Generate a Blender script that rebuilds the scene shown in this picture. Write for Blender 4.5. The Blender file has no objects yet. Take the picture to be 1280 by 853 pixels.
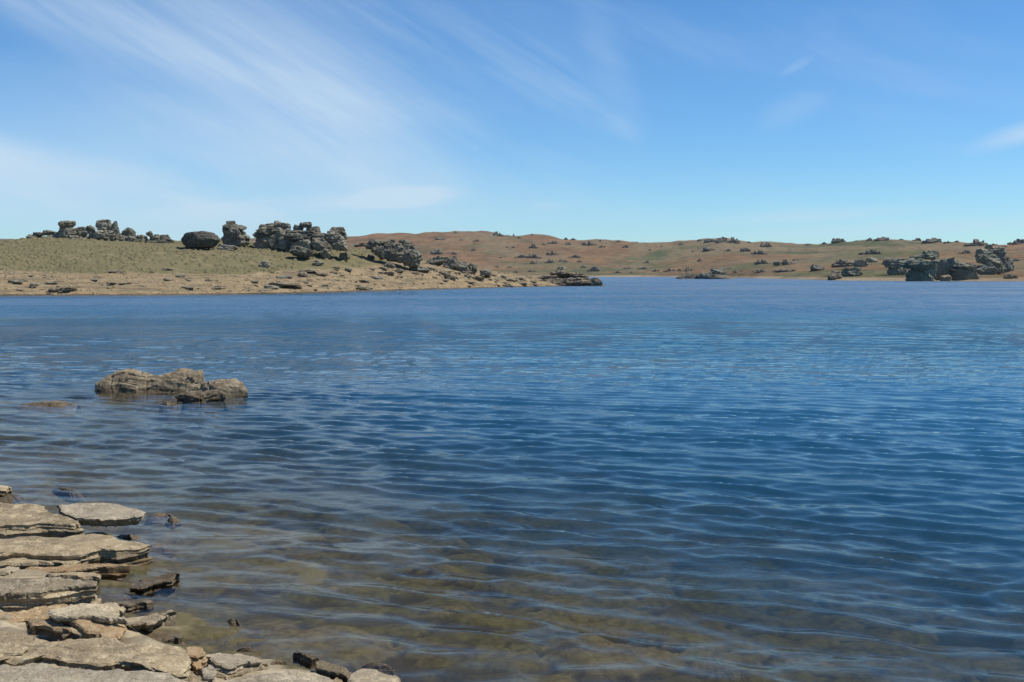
import bpy, math, random
import numpy as np

# ------------------------------------------------------------------ camera, sky, sun, exposure
SC = bpy.context.scene
COL = SC.collection
CAM_H = 2.2
F = 1250.0                      # focal length in pixels of a 1280 px wide frame
PITCH = math.atan(84.5 / F)
cd = bpy.data.cameras.new("camera")
cd.sensor_width = 36.0
cd.lens = 36.0 * F / 1280.0
cd.clip_start = 0.05
cd.clip_end = 30000
cam = bpy.data.objects.new("camera", cd)
cam.location = (0, 0, CAM_H)
cam.rotation_euler = (math.pi / 2 - PITCH, 0, 0)
COL.objects.link(cam)
SC.camera = cam

SUN_EL = math.radians(61)
SUN_AZ = math.radians(88)       # clockwise from +Y (view direction), towards +X
SUN_STRENGTH = 4.2
SKY_STRENGTH = 0.105
SC.view_settings.view_transform = 'Standard'
SC.view_settings.look = 'None'
SC.view_settings.gamma = 1
SC.view_settings.use_curve_mapping = False
SC.view_settings.exposure = 0.28
SC.render.engine = 'CYCLES'
SC.cycles.max_bounces = 5
SC.cycles.diffuse_bounces = 2
SC.cycles.glossy_bounces = 2
SC.cycles.caustics_reflective = False
SC.cycles.transparent_max_bounces = 8
SC.cycles.use_denoising = True

sl = bpy.data.lights.new("sun", 'SUN')
sl.energy = SUN_STRENGTH
sl.angle = math.radians(0.53)
sl.color = (1.0, 0.955, 0.88)
sun = bpy.data.objects.new("sun", sl)
sun.rotation_euler = (math.pi / 2 - SUN_EL, 0, math.pi - SUN_AZ)
sun.location = (0, 0, 60)
COL.objects.link(sun)


class NT:
    """tiny node-tree builder"""
    def __init__(s, tree):
        s.t = tree
        s.t.nodes.clear()

    def n(s, kind, **kw):
        nd = s.t.nodes.new(kind)
        for k, v in kw.items():
            setattr(nd, k, v)
        return nd

    def l(s, a, b):
        s.t.links.new(a, b)

    def put(s, sock, v):
        if hasattr(v, 'links') or isinstance(v, bpy.types.NodeSocket):
            s.l(v, sock)
        else:
            sock.default_value = v

    def math(s, op, a, b=None, c=None, clamp=False):
        nd = s.n('ShaderNodeMath', operation=op, use_clamp=clamp)
        s.put(nd.inputs[0], a)
        if b is not None:
            s.put(nd.inputs[1], b)
        if c is not None:
            s.put(nd.inputs[2], c)
        return nd.outputs[0]

    def vmath(s, op, a, b=None):
        nd = s.n('ShaderNodeVectorMath', operation=op)
        s.put(nd.inputs[0], a)
        if b is not None:
            s.put(nd.inputs[1], b)
        return nd.outputs['Value'] if op in ('LENGTH', 'DOT_PRODUCT') else nd.outputs[0]

    def noise(s, vec, scale, detail=4, rough=0.55, dist=0.0, lac=2.0):
        nd = s.n('ShaderNodeTexNoise')
        s.l(vec, nd.inputs['Vector'])
        nd.inputs['Scale'].default_value = scale
        nd.inputs['Detail'].default_value = detail
        nd.inputs['Roughness'].default_value = rough
        nd.inputs['Distortion'].default_value = dist
        nd.inputs['Lacunarity'].default_value = lac
        return nd.outputs['Fac']

    def ramp(s, fac, lo, hi, a=0.0, b=1.0, smooth=True):
        nd = s.n('ShaderNodeMapRange', interpolation_type='SMOOTHSTEP' if smooth else 'LINEAR')
        s.put(nd.inputs['Value'], fac)
        nd.inputs['From Min'].default_value = lo
        nd.inputs['From Max'].default_value = hi
        nd.inputs['To Min'].default_value = a
        nd.inputs['To Max'].default_value = b
        return nd.outputs['Result']

    def mix(s, fac, a, b, blend='MIX'):
        nd = s.n('ShaderNodeMix', data_type='RGBA', blend_type=blend)
        nd.clamp_factor = True
        s.put(nd.inputs[0], fac)
        s.put(nd.inputs[6], a if not isinstance(a, tuple) else (*a, 1))
        s.put(nd.inputs[7], b if not isinstance(b, tuple) else (*b, 1))
        return nd.outputs[2]

    def scale(s, vec, v):
        return s.vmath('MULTIPLY', vec, v)

    def bump(s, height, strength, dist, normal=None):
        nd = s.n('ShaderNodeBump')
        s.l(height, nd.inputs['Height'])
        nd.inputs['Strength'].default_value = strength
        nd.inputs['Distance'].default_value = dist
        if normal is not None:
            s.l(normal, nd.inputs['Normal'])
        return nd.outputs[0]


def build_world():
    w = bpy.data.worlds.new("World")
    SC.world = w
    w.use_nodes = True
    w.cycles.sampling_method = 'MANUAL'
    w.cycles.sample_map_resolution = 512
    g = NT(w.node_tree)
    sky = g.n('ShaderNodeTexSky', sky_type='NISHITA')
    sky.sun_disc = False
    sky.sun_elevation = SUN_EL
    sky.sun_rotation = SUN_AZ
    sky.altitude = 800
    sky.air_density = 1.0
    sky.dust_density = 0.15
    sky.ozone_density = 2.2
    hs = g.n('ShaderNodeHueSaturation')
    hs.inputs['Saturation'].default_value = 1.18
    hs.inputs['Value'].default_value = 1.0
    g.l(sky.outputs[0], hs.inputs['Color'])
    tc = g.n('ShaderNodeTexCoord')
    d = g.vmath('NORMALIZE', tc.outputs['Generated'])
    sep = g.n('ShaderNodeSeparateXYZ')
    g.l(d, sep.inputs[0])
    az = g.math('ARCTAN2', sep.outputs[0], sep.outputs[1])
    el = g.math('ARCSINE', sep.outputs[2])
    cv = g.n('ShaderNodeCombineXYZ')
    g.l(az, cv.inputs[0])
    g.l(el, cv.inputs[1])
    ae = cv.outputs[0]

    def streak(angle, sx, sy, seed, detail=4, rough=0.55, dist=0.4):
        m = g.n('ShaderNodeMapping')
        g.l(ae, m.inputs['Vector'])
        m.inputs['Rotation'].default_value = (0, 0, -angle)
        m.inputs['Location'].default_value = (seed, seed * .7, seed * .3)
        v = g.scale(m.outputs[0], (sx, sy, 1))
        return g.noise(v, 1.0, detail, rough, dist)

    def blob(px, py, a, b, ang):
        """soft oval patch of cirrus, in sky angles; returns 0..1"""
        m = g.n('ShaderNodeMapping', vector_type='TEXTURE')
        g.l(ae, m.inputs['Vector'])
        m.inputs['Location'].default_value = (math.atan((px - 640) / F), (342 - py) / F, 0)
        m.inputs['Rotation'].default_value = (0, 0, ang)
        m.inputs['Scale'].default_value = (a / F, b / F, 1)
        r = g.vmath('LENGTH', m.outputs[0])
        return g.ramp(r, 1.0, 0.0)

    s1 = streak(math.radians(-27), 4, 20, 1.3)
    s2 = streak(math.radians(-31), 6, 95, 4.1, detail=6, rough=.62, dist=0.5)
    s3 = streak(math.radians(4), 4, 38, 7.7)
    s4 = streak(math.radians(-12), 3, 13, 2.9, detail=5)
    soft = g.ramp(g.math('ADD', g.math('MULTIPLY', s1, .72), g.math('MULTIPLY', s2, .28)),   .24, .80)
    flat = g.ramp(s3, .38, .68)
    veil = g.ramp(s4, .36, .72)
    parts = []

    def add(bl, nz, k):
        parts.append(g.math('MULTIPLY', g.math('MULTIPLY', bl, nz), k))
    wisp = g.math('ADD', g.math('MULTIPLY', soft, .5), .5)
    add(blob(390, 105, 280, 110, math.radians(-27)), wisp, .46)
    add(blob(230, 60, 380, 130, math.radians(-22)), wisp, .34)
    add(blob(440, 145, 150, 60, math.radians(-24)), wisp, .26)
    add(blob(150, 70, 260, 55, math.radians(-14)), soft, .34)
    add(blob(300, 190, 380, 75, math.radians(-12)), wisp, .42)
    add(blob(470, 60, 300, 120, math.radians(-30)), soft, .22)
    add(blob(120, 215, 600, 150, math.radians(-10)), g.math('ADD', g.math('MULTIPLY', veil, .7), .3), .36)
    add(blob(620, 240, 420, 70, math.radians(-4)), veil, .22)
    add(blob(60, 240, 420, 95, math.radians(-8)), g.math('ADD', g.math('MULTIPLY', veil, .6), .4), .72)
    add(blob(500, 250, 95, 19, math.radians(6)), g.math('ADD', g.math('MULTIPLY', flat, .4), .6), .85)
    add(blob(380, 262, 260, 28, math.radians(3)), flat, .40)
    add(blob(700, 115, 170, 70, math.radians(-34)), soft, .30)
    add(blob(760, 90, 120, 36, math.radians(-66)), wisp, .16)
    add(blob(775, 165, 40, 16, math.radians(-28)), wisp, .20)
    add(blob(1275, 188, 80, 18, math.radians(14)), wisp, .75)
    add(blob(985, 150, 60, 26, math.radians(20)), wisp, .22)
    add(blob(990, 100, 30, 8, math.radians(25)), wisp, .22)
    add(blob(1010, 273, 190, 12, math.radians(3)), g.math('ADD', g.math('MULTIPLY', flat, .5), .5), .55)
    add(blob(1120, 290, 280, 12, math.radians(2)), g.math('ADD', g.math('MULTIPLY', flat, .5), .5), .45)
    add(blob(690, 258, 45, 10, math.radians(0)), wisp, .25)
    # the same thin cirrus goes on all round the sky
    parts.append(g.math('MULTIPLY', g.math('MULTIPLY', soft, veil), .16))
    tot = parts[0]
    for p in parts[1:]:
        tot = g.math('ADD', tot, p)
    tot = g.math('MINIMUM', g.math('MULTIPLY', tot, 1.05), .8)
    below = g.ramp(el, -0.01, 0.01)
    tot = g.math('MULTIPLY', tot, below)
    colr = g.mix(tot, g.mix(1.0, hs.outputs[0], (.645, .905, 1.075), 'MULTIPLY'), (5.0, 6.1, 7.1))
    bg = g.n('ShaderNodeBackground')
    g.l(colr, bg.inputs[0])
    bg.inputs[1].default_value = SKY_STRENGTH
    out = g.n('ShaderNodeOutputWorld')
    g.l(bg.outputs[0], out.inputs[0])


build_world()

# ------------------------------------------------------------------ maths: rays and noise
CA, SA = math.cos(PITCH), math.sin(PITCH)


def ray(px, py):
    xc, yc = (px - 640) / F, (426.5 - py) / F
    return np.array([xc, CA + SA * yc, -SA + CA * yc])


def on_z(px, py, z):
    r = ray(px, py)
    t = (z - CAM_H) / r[2]
    return np.array([0, 0, CAM_H]) + r * t


def at_y(px, py, Y):
    r = ray(px, py)
    return np.array([0, 0, CAM_H]) + r * (Y / r[1])


def _h(ix, iy, iz, seed):
    with np.errstate(over='ignore'):
        n = (ix.astype(np.int64) * 73856093) ^ (iy.astype(np.int64) * 19349663) ^ (iz.astype(np.int64) * 83492791) ^ (seed * 2654435761 & 0x7fffffff)
        n = n.astype(np.uint32)
        n ^= n >> np.uint32(15)
        n *= np.uint32(0x2c1b3c6d)
        n ^= n >> np.uint32(12)
        n *= np.uint32(0x297a2d39)
        n ^= n >> np.uint32(15)
    return n.astype(np.float64) / 4294967295.0


def vnoise(x, y, z=None, seed=0):
    x = np.asarray(x, float)
    y = np.asarray(y, float)
    z = np.zeros_like(x) if z is None else np.asarray(z, float)
    ix, iy, iz = np.floor(x), np.floor(y), np.floor(z)
    fx, fy, fz = x - ix, y - iy, z - iz
    fx = fx * fx * fx * (fx * (fx * 6 - 15) + 10)
    fy = fy * fy * fy * (fy * (fy * 6 - 15) + 10)
    fz = fz * fz * fz * (fz * (fz * 6 - 15) + 10)
    r = 0
    for a in (0, 1):
        wa = fx if a else 1 - fx
        for b in (0, 1):
            wb = fy if b else 1 - fy
            for c in (0, 1):
                wc = fz if c else 1 - fz
                r = r + wa * wb * wc * _h(ix + a, iy + b, iz + c, seed)
    return r


def fbm(x, y, z=None, seed=0, octv=4, gain=0.5):
    a, tot, r = 1.0, 0.0, 0.0
    for k in range(octv):
        f = 2.03 ** k
        r = r + a * vnoise(np.asarray(x) * f + 17.3 * k, np.asarray(y) * f - 9.1 * k, None if z is None else np.asarray(z) * f + 5.7 * k, seed + k)
        tot += a
        a *= gain
    return r / tot - 0.5          # about -0.5..0.5


def sstep(a, b, x):
    t = np.clip((np.asarray(x, float) - a) / (b - a), 0, 1)
    return t * t * (3 - 2 * t)


# ------------------------------------------------------------------ mesh helpers
def mesh_from(name, verts, faces, smooth=True, sharp=None):
    verts = np.ascontiguousarray(verts, dtype=np.float32)
    me = bpy.data.meshes.new(name)
    faces = np.asarray(faces, dtype=np.int32)
    k = faces.shape[1]
    me.vertices.add(len(verts))
    me.vertices.foreach_set('co', verts.ravel())
    me.loops.add(faces.size)
    me.loops.foreach_set('vertex_index', faces.ravel())
    me.polygons.add(len(faces))
    me.polygons.foreach_set('loop_start', np.arange(0, faces.size, k, dtype=np.int32))
    me.polygons.foreach_set('loop_total', np.full(len(faces), k, dtype=np.int32))
    me.update(calc_edges=True)
    me.validate()
    me.polygons.foreach_set('use_smooth', np.full(len(me.polygons), smooth, dtype=bool))
    if smooth and sharp:
        me.set_sharp_from_angle(angle=math.radians(sharp))
    return me


def grid_faces(nr, nc):
    i = np.arange((nr - 1) * nc).reshape(nr - 1, nc)[:, :-1].ravel()
    return np.stack([i, i + 1, i + nc + 1, i + nc], 1)


def link(name, me, mat, parent=None, loc=None):
    o = bpy.data.objects.new(name, me)
    COL.objects.link(o)
    if mat and not me.materials:
        me.materials.append(mat)
    if parent:
        o.parent = parent
    if loc is not None:
        o.location = loc
    return o


def empty(name, loc):
    o = bpy.data.objects.new(name, None)
    COL.objects.link(o)
    o.location = loc
    o.empty_display_size = 0.2
    return o


def tag(o, label, cat, group=None):
    o['label'] = label
    o['category'] = cat
    if group:
        o['group'] = group
    return o


def structure(o):
    o['kind'] = 'structure'
    return o


# ------------------------------------------------------------------ materials
def new_mat(name):
    m = bpy.data.materials.new(name)
    m.use_nodes = True
    g = NT(m.node_tree)
    out = g.n('ShaderNodeOutputMaterial')
    return m, g, out


def rock_mat(name, cols, S=1.0, lichen=0.25, lichen_col=(.42, .42, .33), rust=0.15, wet=True, strat=1.0, bump=1.0, rustcol=(.36, .20, .08), fine=1.0):
    """layered schist. cols: dark, mid, pale. S: size factor of the features in metres"""
    m, g, out = new_mat(name)
    geo = g.n('ShaderNodeNewGeometry')
    oi = g.n('ShaderNodeObjectInfo')
    P = geo.outputs['Position']
    off = g.n('ShaderNodeCombineXYZ')
    g.l(g.math('MULTIPLY', oi.outputs['Random'], 37.0), off.inputs[0])
    g.l(g.math('MULTIPLY', oi.outputs['Random'], 11.0), off.inputs[2])
    Q = g.vmath('ADD', P, off.outputs[0])
    q = g.scale(Q, (1 / S, 1 / S, 1 / S))
    big = g.noise(q, 1.6, 5, .6)
    med = g.noise(q, 7.0, 6, .65)
    finen = g.noise(q, 45.0 * fine, 5, .7)
    lay = g.noise(g.scale(q, (1.2, 1.2, 16.0)), 1.0, 5, .65, .6)
    c = g.mix(g.ramp(big, .36, .64), cols[0], cols[1])
    c = g.mix(g.ramp(med, .42, .66), c, cols[2])
    c = g.mix(g.math('MULTIPLY', g.ramp(lay, .56, .40), .55 * strat), c, cols[0])
    c = g.mix(g.math('MULTIPLY', g.ramp(g.noise(q, 2.3, 5, .7, 1.0), .55, .72), rust * 3), c, rustcol)
    lich = g.math('MULTIPLY', g.ramp(g.noise(q, 10.0, 6, .75), .56, .66), g.ramp(big, .38, .62))
    c = g.mix(g.math('MULTIPLY', lich, lichen * 2.4), c, lichen_col)
    # dark specks and mineral grain
    c = g.mix(g.ramp(finen, .34, .66), g.mix(1.0, c, (.62, .60, .57), 'MULTIPLY'), g.mix(1.0, c, (1.18, 1.17, 1.14), 'MULTIPLY'))
    c = g.mix(1.0, c, g.mix(oi.outputs['Random'], (.84, .84, .86), (1.12, 1.08, 1.0)), 'MULTIPLY')
    b = g.n('ShaderNodeBsdfPrincipled')
    rough = .88
    if wet:
        sp = g.n('ShaderNodeSeparateXYZ')
        g.l(P, sp.inputs[0])
        wn = g.math('ADD', sp.outputs[2], g.math('MULTIPLY', g.math('SUBTRACT', g.noise(P, 6.0, 3), .5), .05))
        wf = g.ramp(wn, .085, .045)
        c = g.mix(wf, c, g.mix(1.0, c, (.55, .51, .45), 'MULTIPLY'))
        g.l(g.math('SUBTRACT', .88, g.math('MULTIPLY', wf, .5)), b.inputs['Roughness'])
    else:
        b.inputs['Roughness'].default_value = rough
    g.l(c, b.inputs['Base Color'])
    b.inputs['Specular IOR Level'].default_value = .25
    hgt = g.math('ADD', g.math('MULTIPLY', med, .5), g.math('ADD', g.math('MULTIPLY', finen, .22), g.math('MULTIPLY', lay, .55 * strat)))
    crack = g.n('ShaderNodeTexVoronoi', feature='DISTANCE_TO_EDGE')
    wq = g.vmath('ADD', g.scale(q, (1.3, 3.2, 5.0)), g.scale(g.n('ShaderNodeTexNoise').outputs['Color'], (0, 0, 0)))
    g.l(wq, crack.inputs['Vector'])
    crack.inputs['Scale'].default_value = 1.1
    hgt = g.math('ADD', hgt, g.math('MULTIPLY', g.ramp(crack.outputs['Distance'], 0.0, .035), .16))
    g.l(g.bump(hgt, .85 * bump, .06 * S), b.inputs['Normal'])
    g.l(b.outputs[0], out.inputs[0])
    return m


ROCK_NEAR = rock_mat('shore_rock', ((.20, .16, .105), (.375, .30, .185), (.44, .365, .245)), S=.55, lichen=.10, lichen_col=(.30, .29, .25), rust=.07, bump=.9)
ROCK_RUST = rock_mat('rusty_rock', ((.24, .17, .10), (.40, .27, .14), (.42, .33, .21)), S=.5, lichen=.06, rust=.25, bump=.8)
ROCK_PALE = rock_mat('pale_rock', ((.28, .235, .165), (.42, .35, .235), (.48, .41, .29)), S=.5, lichen=.08, rust=.02, bump=.8)
ROCK_WET = rock_mat('wet_rock', ((.14, .11, .07), (.22, .175, .11), (.29, .235, .155)), S=.5, lichen=.03, rust=.05, bump=.8)
ROCK_ISLE = rock_mat('lake_rock', ((.15, .12, .08), (.29, .235, .155), (.38, .32, .225)), S=.6, lichen=.18, lichen_col=(.46, .43, .35), rust=.06, bump=1.0)
ROCK_TOR = rock_mat('tor_rock', ((.095, .088, .068), (.195, .182, .14), (.31, .295, .225)), S=2.0, lichen=.30, lichen_col=(.33, .34, .26), rust=.05, wet=False, bump=1.0)
ROCK_DARK_SHADED = rock_mat('dark_shaded_boulder_rock', ((.055, .052, .044), (.10, .096, .08), (.17, .16, .13)), S=2.4, lichen=.12, rust=.03, wet=False)  # darkish rock, with the shade of the undercut front put into its colour
ROCK_TORL = rock_mat('pale_tor_rock', ((.17, .16, .125), (.27, .25, .195), (.35, .33, .26)), S=3.0, lichen=.35, lichen_col=(.40, .40, .28), rust=.06, wet=False)
ROCK_BEACH = rock_mat('beach_slab_rock', ((.15, .125, .085), (.26, .215, .145), (.38, .32, .225)), S=2.2, lichen=.08, rust=.08, wet=False)
ROCK_TIP = rock_mat('brown_tor_rock', ((.11, .09, .065), (.20, .165, .115), (.30, .25, .18)), S=3.0, lichen=.12, rust=.10, wet=False)
ROCK_GREEN = rock_mat('green_tor_rock', ((.12, .12, .095), (.24, .24, .185), (.36, .36, .275)), S=4.0, lichen=.40, lichen_col=(.40, .42, .32), rust=.03, wet=False)
ROCK_FAR = rock_mat('far_tor_rock', ((.14, .122, .09), (.20, .172, .125), (.275, .24, .18)), S=6.0, lichen=.15, lichen_col=(.2, .21, .17), rust=.02, wet=False, strat=.6)


def ground_headland_mat():
    m, g, out = new_mat('headland_ground')
    geo = g.n('ShaderNodeNewGeometry')
    P = geo.outputs['Position']
    at = g.n('ShaderNodeAttribute', attribute_name='beach')
    n1 = g.noise(P, .18, 5, .6)
    n2 = g.noise(P, 1.1, 5, .65)
    n3 = g.noise(g.scale(P, (.35, .6, 7)), 1.0, 5, .7, .5)
    n4 = g.noise(P, 5.0, 4, .7)
    grass = g.mix(g.ramp(n1, .35, .65), (.150, .130, .066), (.205, .165, .088))
    grass = g.mix(g.ramp(n2, .42, .70), grass, (.13, .125, .056))
    grass = g.mix(g.math('MULTIPLY', g.ramp(g.noise(g.scale(P, (.5, 1, 1)), .35, 6, .7), .50, .68), .75), grass, (.255, .205, .115))
    grass = g.mix(g.math('MULTIPLY', g.ramp(n4, .6, .34), .5), grass, (.095, .088, .045))
    sand = g.mix(g.ramp(n2, .36, .62), (.25, .18, .095), (.36, .27, .155))
    sand = g.mix(g.ramp(n3, .46, .64), sand, (.23, .175, .10))
    sand = g.mix(g.math('MULTIPLY', g.ramp(n1, .52, .66), .6), sand, (.36, .25, .13))
    band = g.noise(g.scale(P, (.045, .30, 3.2)), 1.0, 6, .72, .6)
    sand = g.mix(g.math('MULTIPLY', g.ramp(band, .50, .60), .7), sand, (.135, .105, .065))
    sand = g.mix(g.math('MULTIPLY', g.ramp(band, .42, .34), .6), sand, (.44, .35, .22))
    sand = g.mix(g.math('MULTIPLY', g.ramp(n4, .6, .38), .55), sand, (.12, .095, .06))
    f = g.math('ADD', at.outputs['Fac'], g.math('MULTIPLY', g.math('SUBTRACT', n2, .5), .7))
    c = g.mix(g.ramp(f, .40, .60), grass, sand)
    sp = g.n('ShaderNodeSeparateXYZ')
    g.l(P, sp.inputs[0])
    c = g.mix(g.ramp(sp.outputs[2], .16, .04), c, g.mix(1.0, c, (.42, .39, .35), 'MULTIPLY'))
    b = g.n('ShaderNodeBsdfPrincipled')
    g.l(c, b.inputs['Base Color'])
    b.inputs['Roughness'].default_value = .95
    b.inputs['Specular IOR Level'].default_value = .1
    h = g.math('ADD', g.math('MULTIPLY', n2, .5), g.math('MULTIPLY', n4, .25))
    g.l(g.bump(h, .9, .35), b.inputs['Normal'])
    g.l(b.outputs[0], out.inputs[0])
    return m


def ground_far_mat():
    m, g, out = new_mat('far_hill_ground')
    geo = g.n('ShaderNodeNewGeometry')
    P = geo.outputs['Position']
    at = g.n('ShaderNodeAttribute', attribute_name='rise')
    n1 = g.noise(g.scale(P, (1, .55, 1)), .006, 5, .6, .8)
    n2 = g.noise(P, .03, 6, .65, .4)
    n3 = g.noise(P, .22, 5, .7)
    n5 = g.noise(g.scale(P, (.6, .3, 1)), .012, 5, .6, 1.2)
    tuss = g.mix(g.ramp(n2, .36, .64), (.165, .098, .052), (.25, .15, .075))
    tuss = g.mix(g.ramp(n1, .45, .62), tuss, (.205, .155, .085))
    green = g.mix(g.ramp(n2, .4, .62), (.095, .100, .046), (.15, .132, .066))
    gf = g.math('ADD', g.math('MULTIPLY', g.math('SUBTRACT', 1.0, at.outputs['Fac']), .46), g.math('MULTIPLY', g.math('SUBTRACT', n5, .5), 2.3))
    c = g.mix(g.ramp(gf, .14, .46), tuss, green)
    c = g.mix(g.math('MULTIPLY', g.ramp(g.noise(g.scale(P, (.5, .22, 1)), .02, 6, .7, 1.5), .50, .62), .7), c, (.195, .155, .092))
    c = g.mix(g.math('MULTIPLY', g.ramp(n5, .60, .72), .55), c, (.075, .105, .042))
    n6 = g.noise(g.scale(P, (1, .5, 1)), .09, 6, .72, .5)
    c = g.mix(g.math('MULTIPLY', g.ramp(n6, .54, .66), .55), c, (.085, .082, .062))
    c = g.mix(g.math('MULTIPLY', g.ramp(n3, .56, .36), .6), c, g.mix(1.0, c, (.45, .47, .5), 'MULTIPLY'))
    sp = g.n('ShaderNodeSeparateXYZ')
    g.l(P, sp.inputs[0])
    zz = g.math('ADD', sp.outputs[2], g.math('MULTIPLY', g.math('SUBTRACT', n3, .5), .8))
    beach = g.mix(g.ramp(n2, .4, .62), (.22, .165, .105), (.31, .24, .16))
    c = g.mix(g.ramp(zz, 1.1, .7), c, beach)
    b = g.n('ShaderNodeBsdfPrincipled')
    g.l(c, b.inputs['Base Color'])
    b.inputs['Roughness'].default_value = .95
    b.inputs['Specular IOR Level'].default_value = .05
    g.l(g.bump(g.math('ADD', n3, n2), .8, 2.0), b.inputs['Normal'])
    g.l(b.outputs[0], out.inputs[0])
    return m


def bed_mat():
    m, g, out = new_mat('lake_bed_rock')
    geo = g.n('ShaderNodeNewGeometry')
    P = geo.outputs['Position']
    n1 = g.noise(P, .45, 5, .6)
    n2 = g.noise(P, 2.2, 6, .65, .5)
    n3 = g.noise(P, 14, 5, .7)
    lay = g.noise(g.scale(P, (.5, 1.8, 9)), 1.5, 5, .65, .8)
    pl = g.n('ShaderNodeAttribute', attribute_name='plate')
    c = g.mix(g.ramp(n1, .38, .62), (.078, .068, .029), (.112, .090, .045))
    c = g.mix(g.ramp(n2, .50, .68), c, (.062, .050, .029))
    c = g.mix(g.math('MULTIPLY', g.ramp(lay, .58, .70), .6), c, (.15, .12, .07))
    c = g.mix(g.ramp(g.noise(P, .9, 5, .6, 1.0), .58, .68), c, (.095, .090, .034))
    ck = g.n('ShaderNodeTexVoronoi', feature='DISTANCE_TO_EDGE')
    pd = g.n('ShaderNodeTexNoise')
    g.l(P, pd.inputs['Vector'])
    pd.inputs['Scale'].default_value = 1.7
    pd.inputs['Detail'].default_value = 4
    g.l(g.vmath('ADD', g.scale(P, (.85, 1.5, 1)), g.scale(pd.outputs['Color'], (.8, .8, .8))), ck.inputs['Vector'])
    ck.inputs['Scale'].default_value = 1.0
    cr = g.ramp(ck.outputs['Distance'], .045, .008)
    c = g.mix(g.math('MULTIPLY', g.math('MULTIPLY', cr, g.ramp(n2, .5, .6)), .6), c, (.035, .03, .02))
    c = g.mix(g.ramp(n3, .35, .65), g.mix(1.0, c, (.7, .68, .64), 'MULTIPLY'), g.mix(1.0, c, (1.15, 1.14, 1.1), 'MULTIPLY'))
    c = g.mix(g.ramp(pl.outputs['Fac'], .75, .95), c, (.125, .103, .045))
    c = g.mix(g.ramp(pl.outputs['Fac'], .40, .05), c, (.04, .033, .02))
    # dry, bare rock above the water line
    sp = g.n('ShaderNodeSeparateXYZ')
    g.l(P, sp.inputs[0])
    dry = g.mix(g.ramp(n2, .38, .64), (.30, .235, .14), (.44, .36, .235))
    dry = g.mix(g.math('MULTIPLY', g.ramp(lay, .56, .42), .7), dry, (.19, .15, .095))
    dry = g.mix(g.math('MULTIPLY', g.ramp(pl.outputs['Fac'], .45, .1), .8), dry, (.07, .055, .035))
    c = g.mix(g.ramp(g.math('ADD', sp.outputs[2], g.math('MULTIPLY', g.math('SUBTRACT', n2, .5), .05)), .03, .06), c, dry)
    b = g.n('ShaderNodeBsdfPrincipled')
    g.l(c, b.inputs['Base Color'])
    b.inputs['Roughness'].default_value = .85
    b.inputs['Specular IOR Level'].default_value = .2
    h = g.math('ADD', g.math('ADD', n2, g.math('MULTIPLY', n3, .25)), g.math('MULTIPLY', lay, .6))
    g.l(g.bump(h, .8, .05), b.inputs['Normal'])
    g.l(b.outputs[0], out.inputs[0])
    return m


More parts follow.
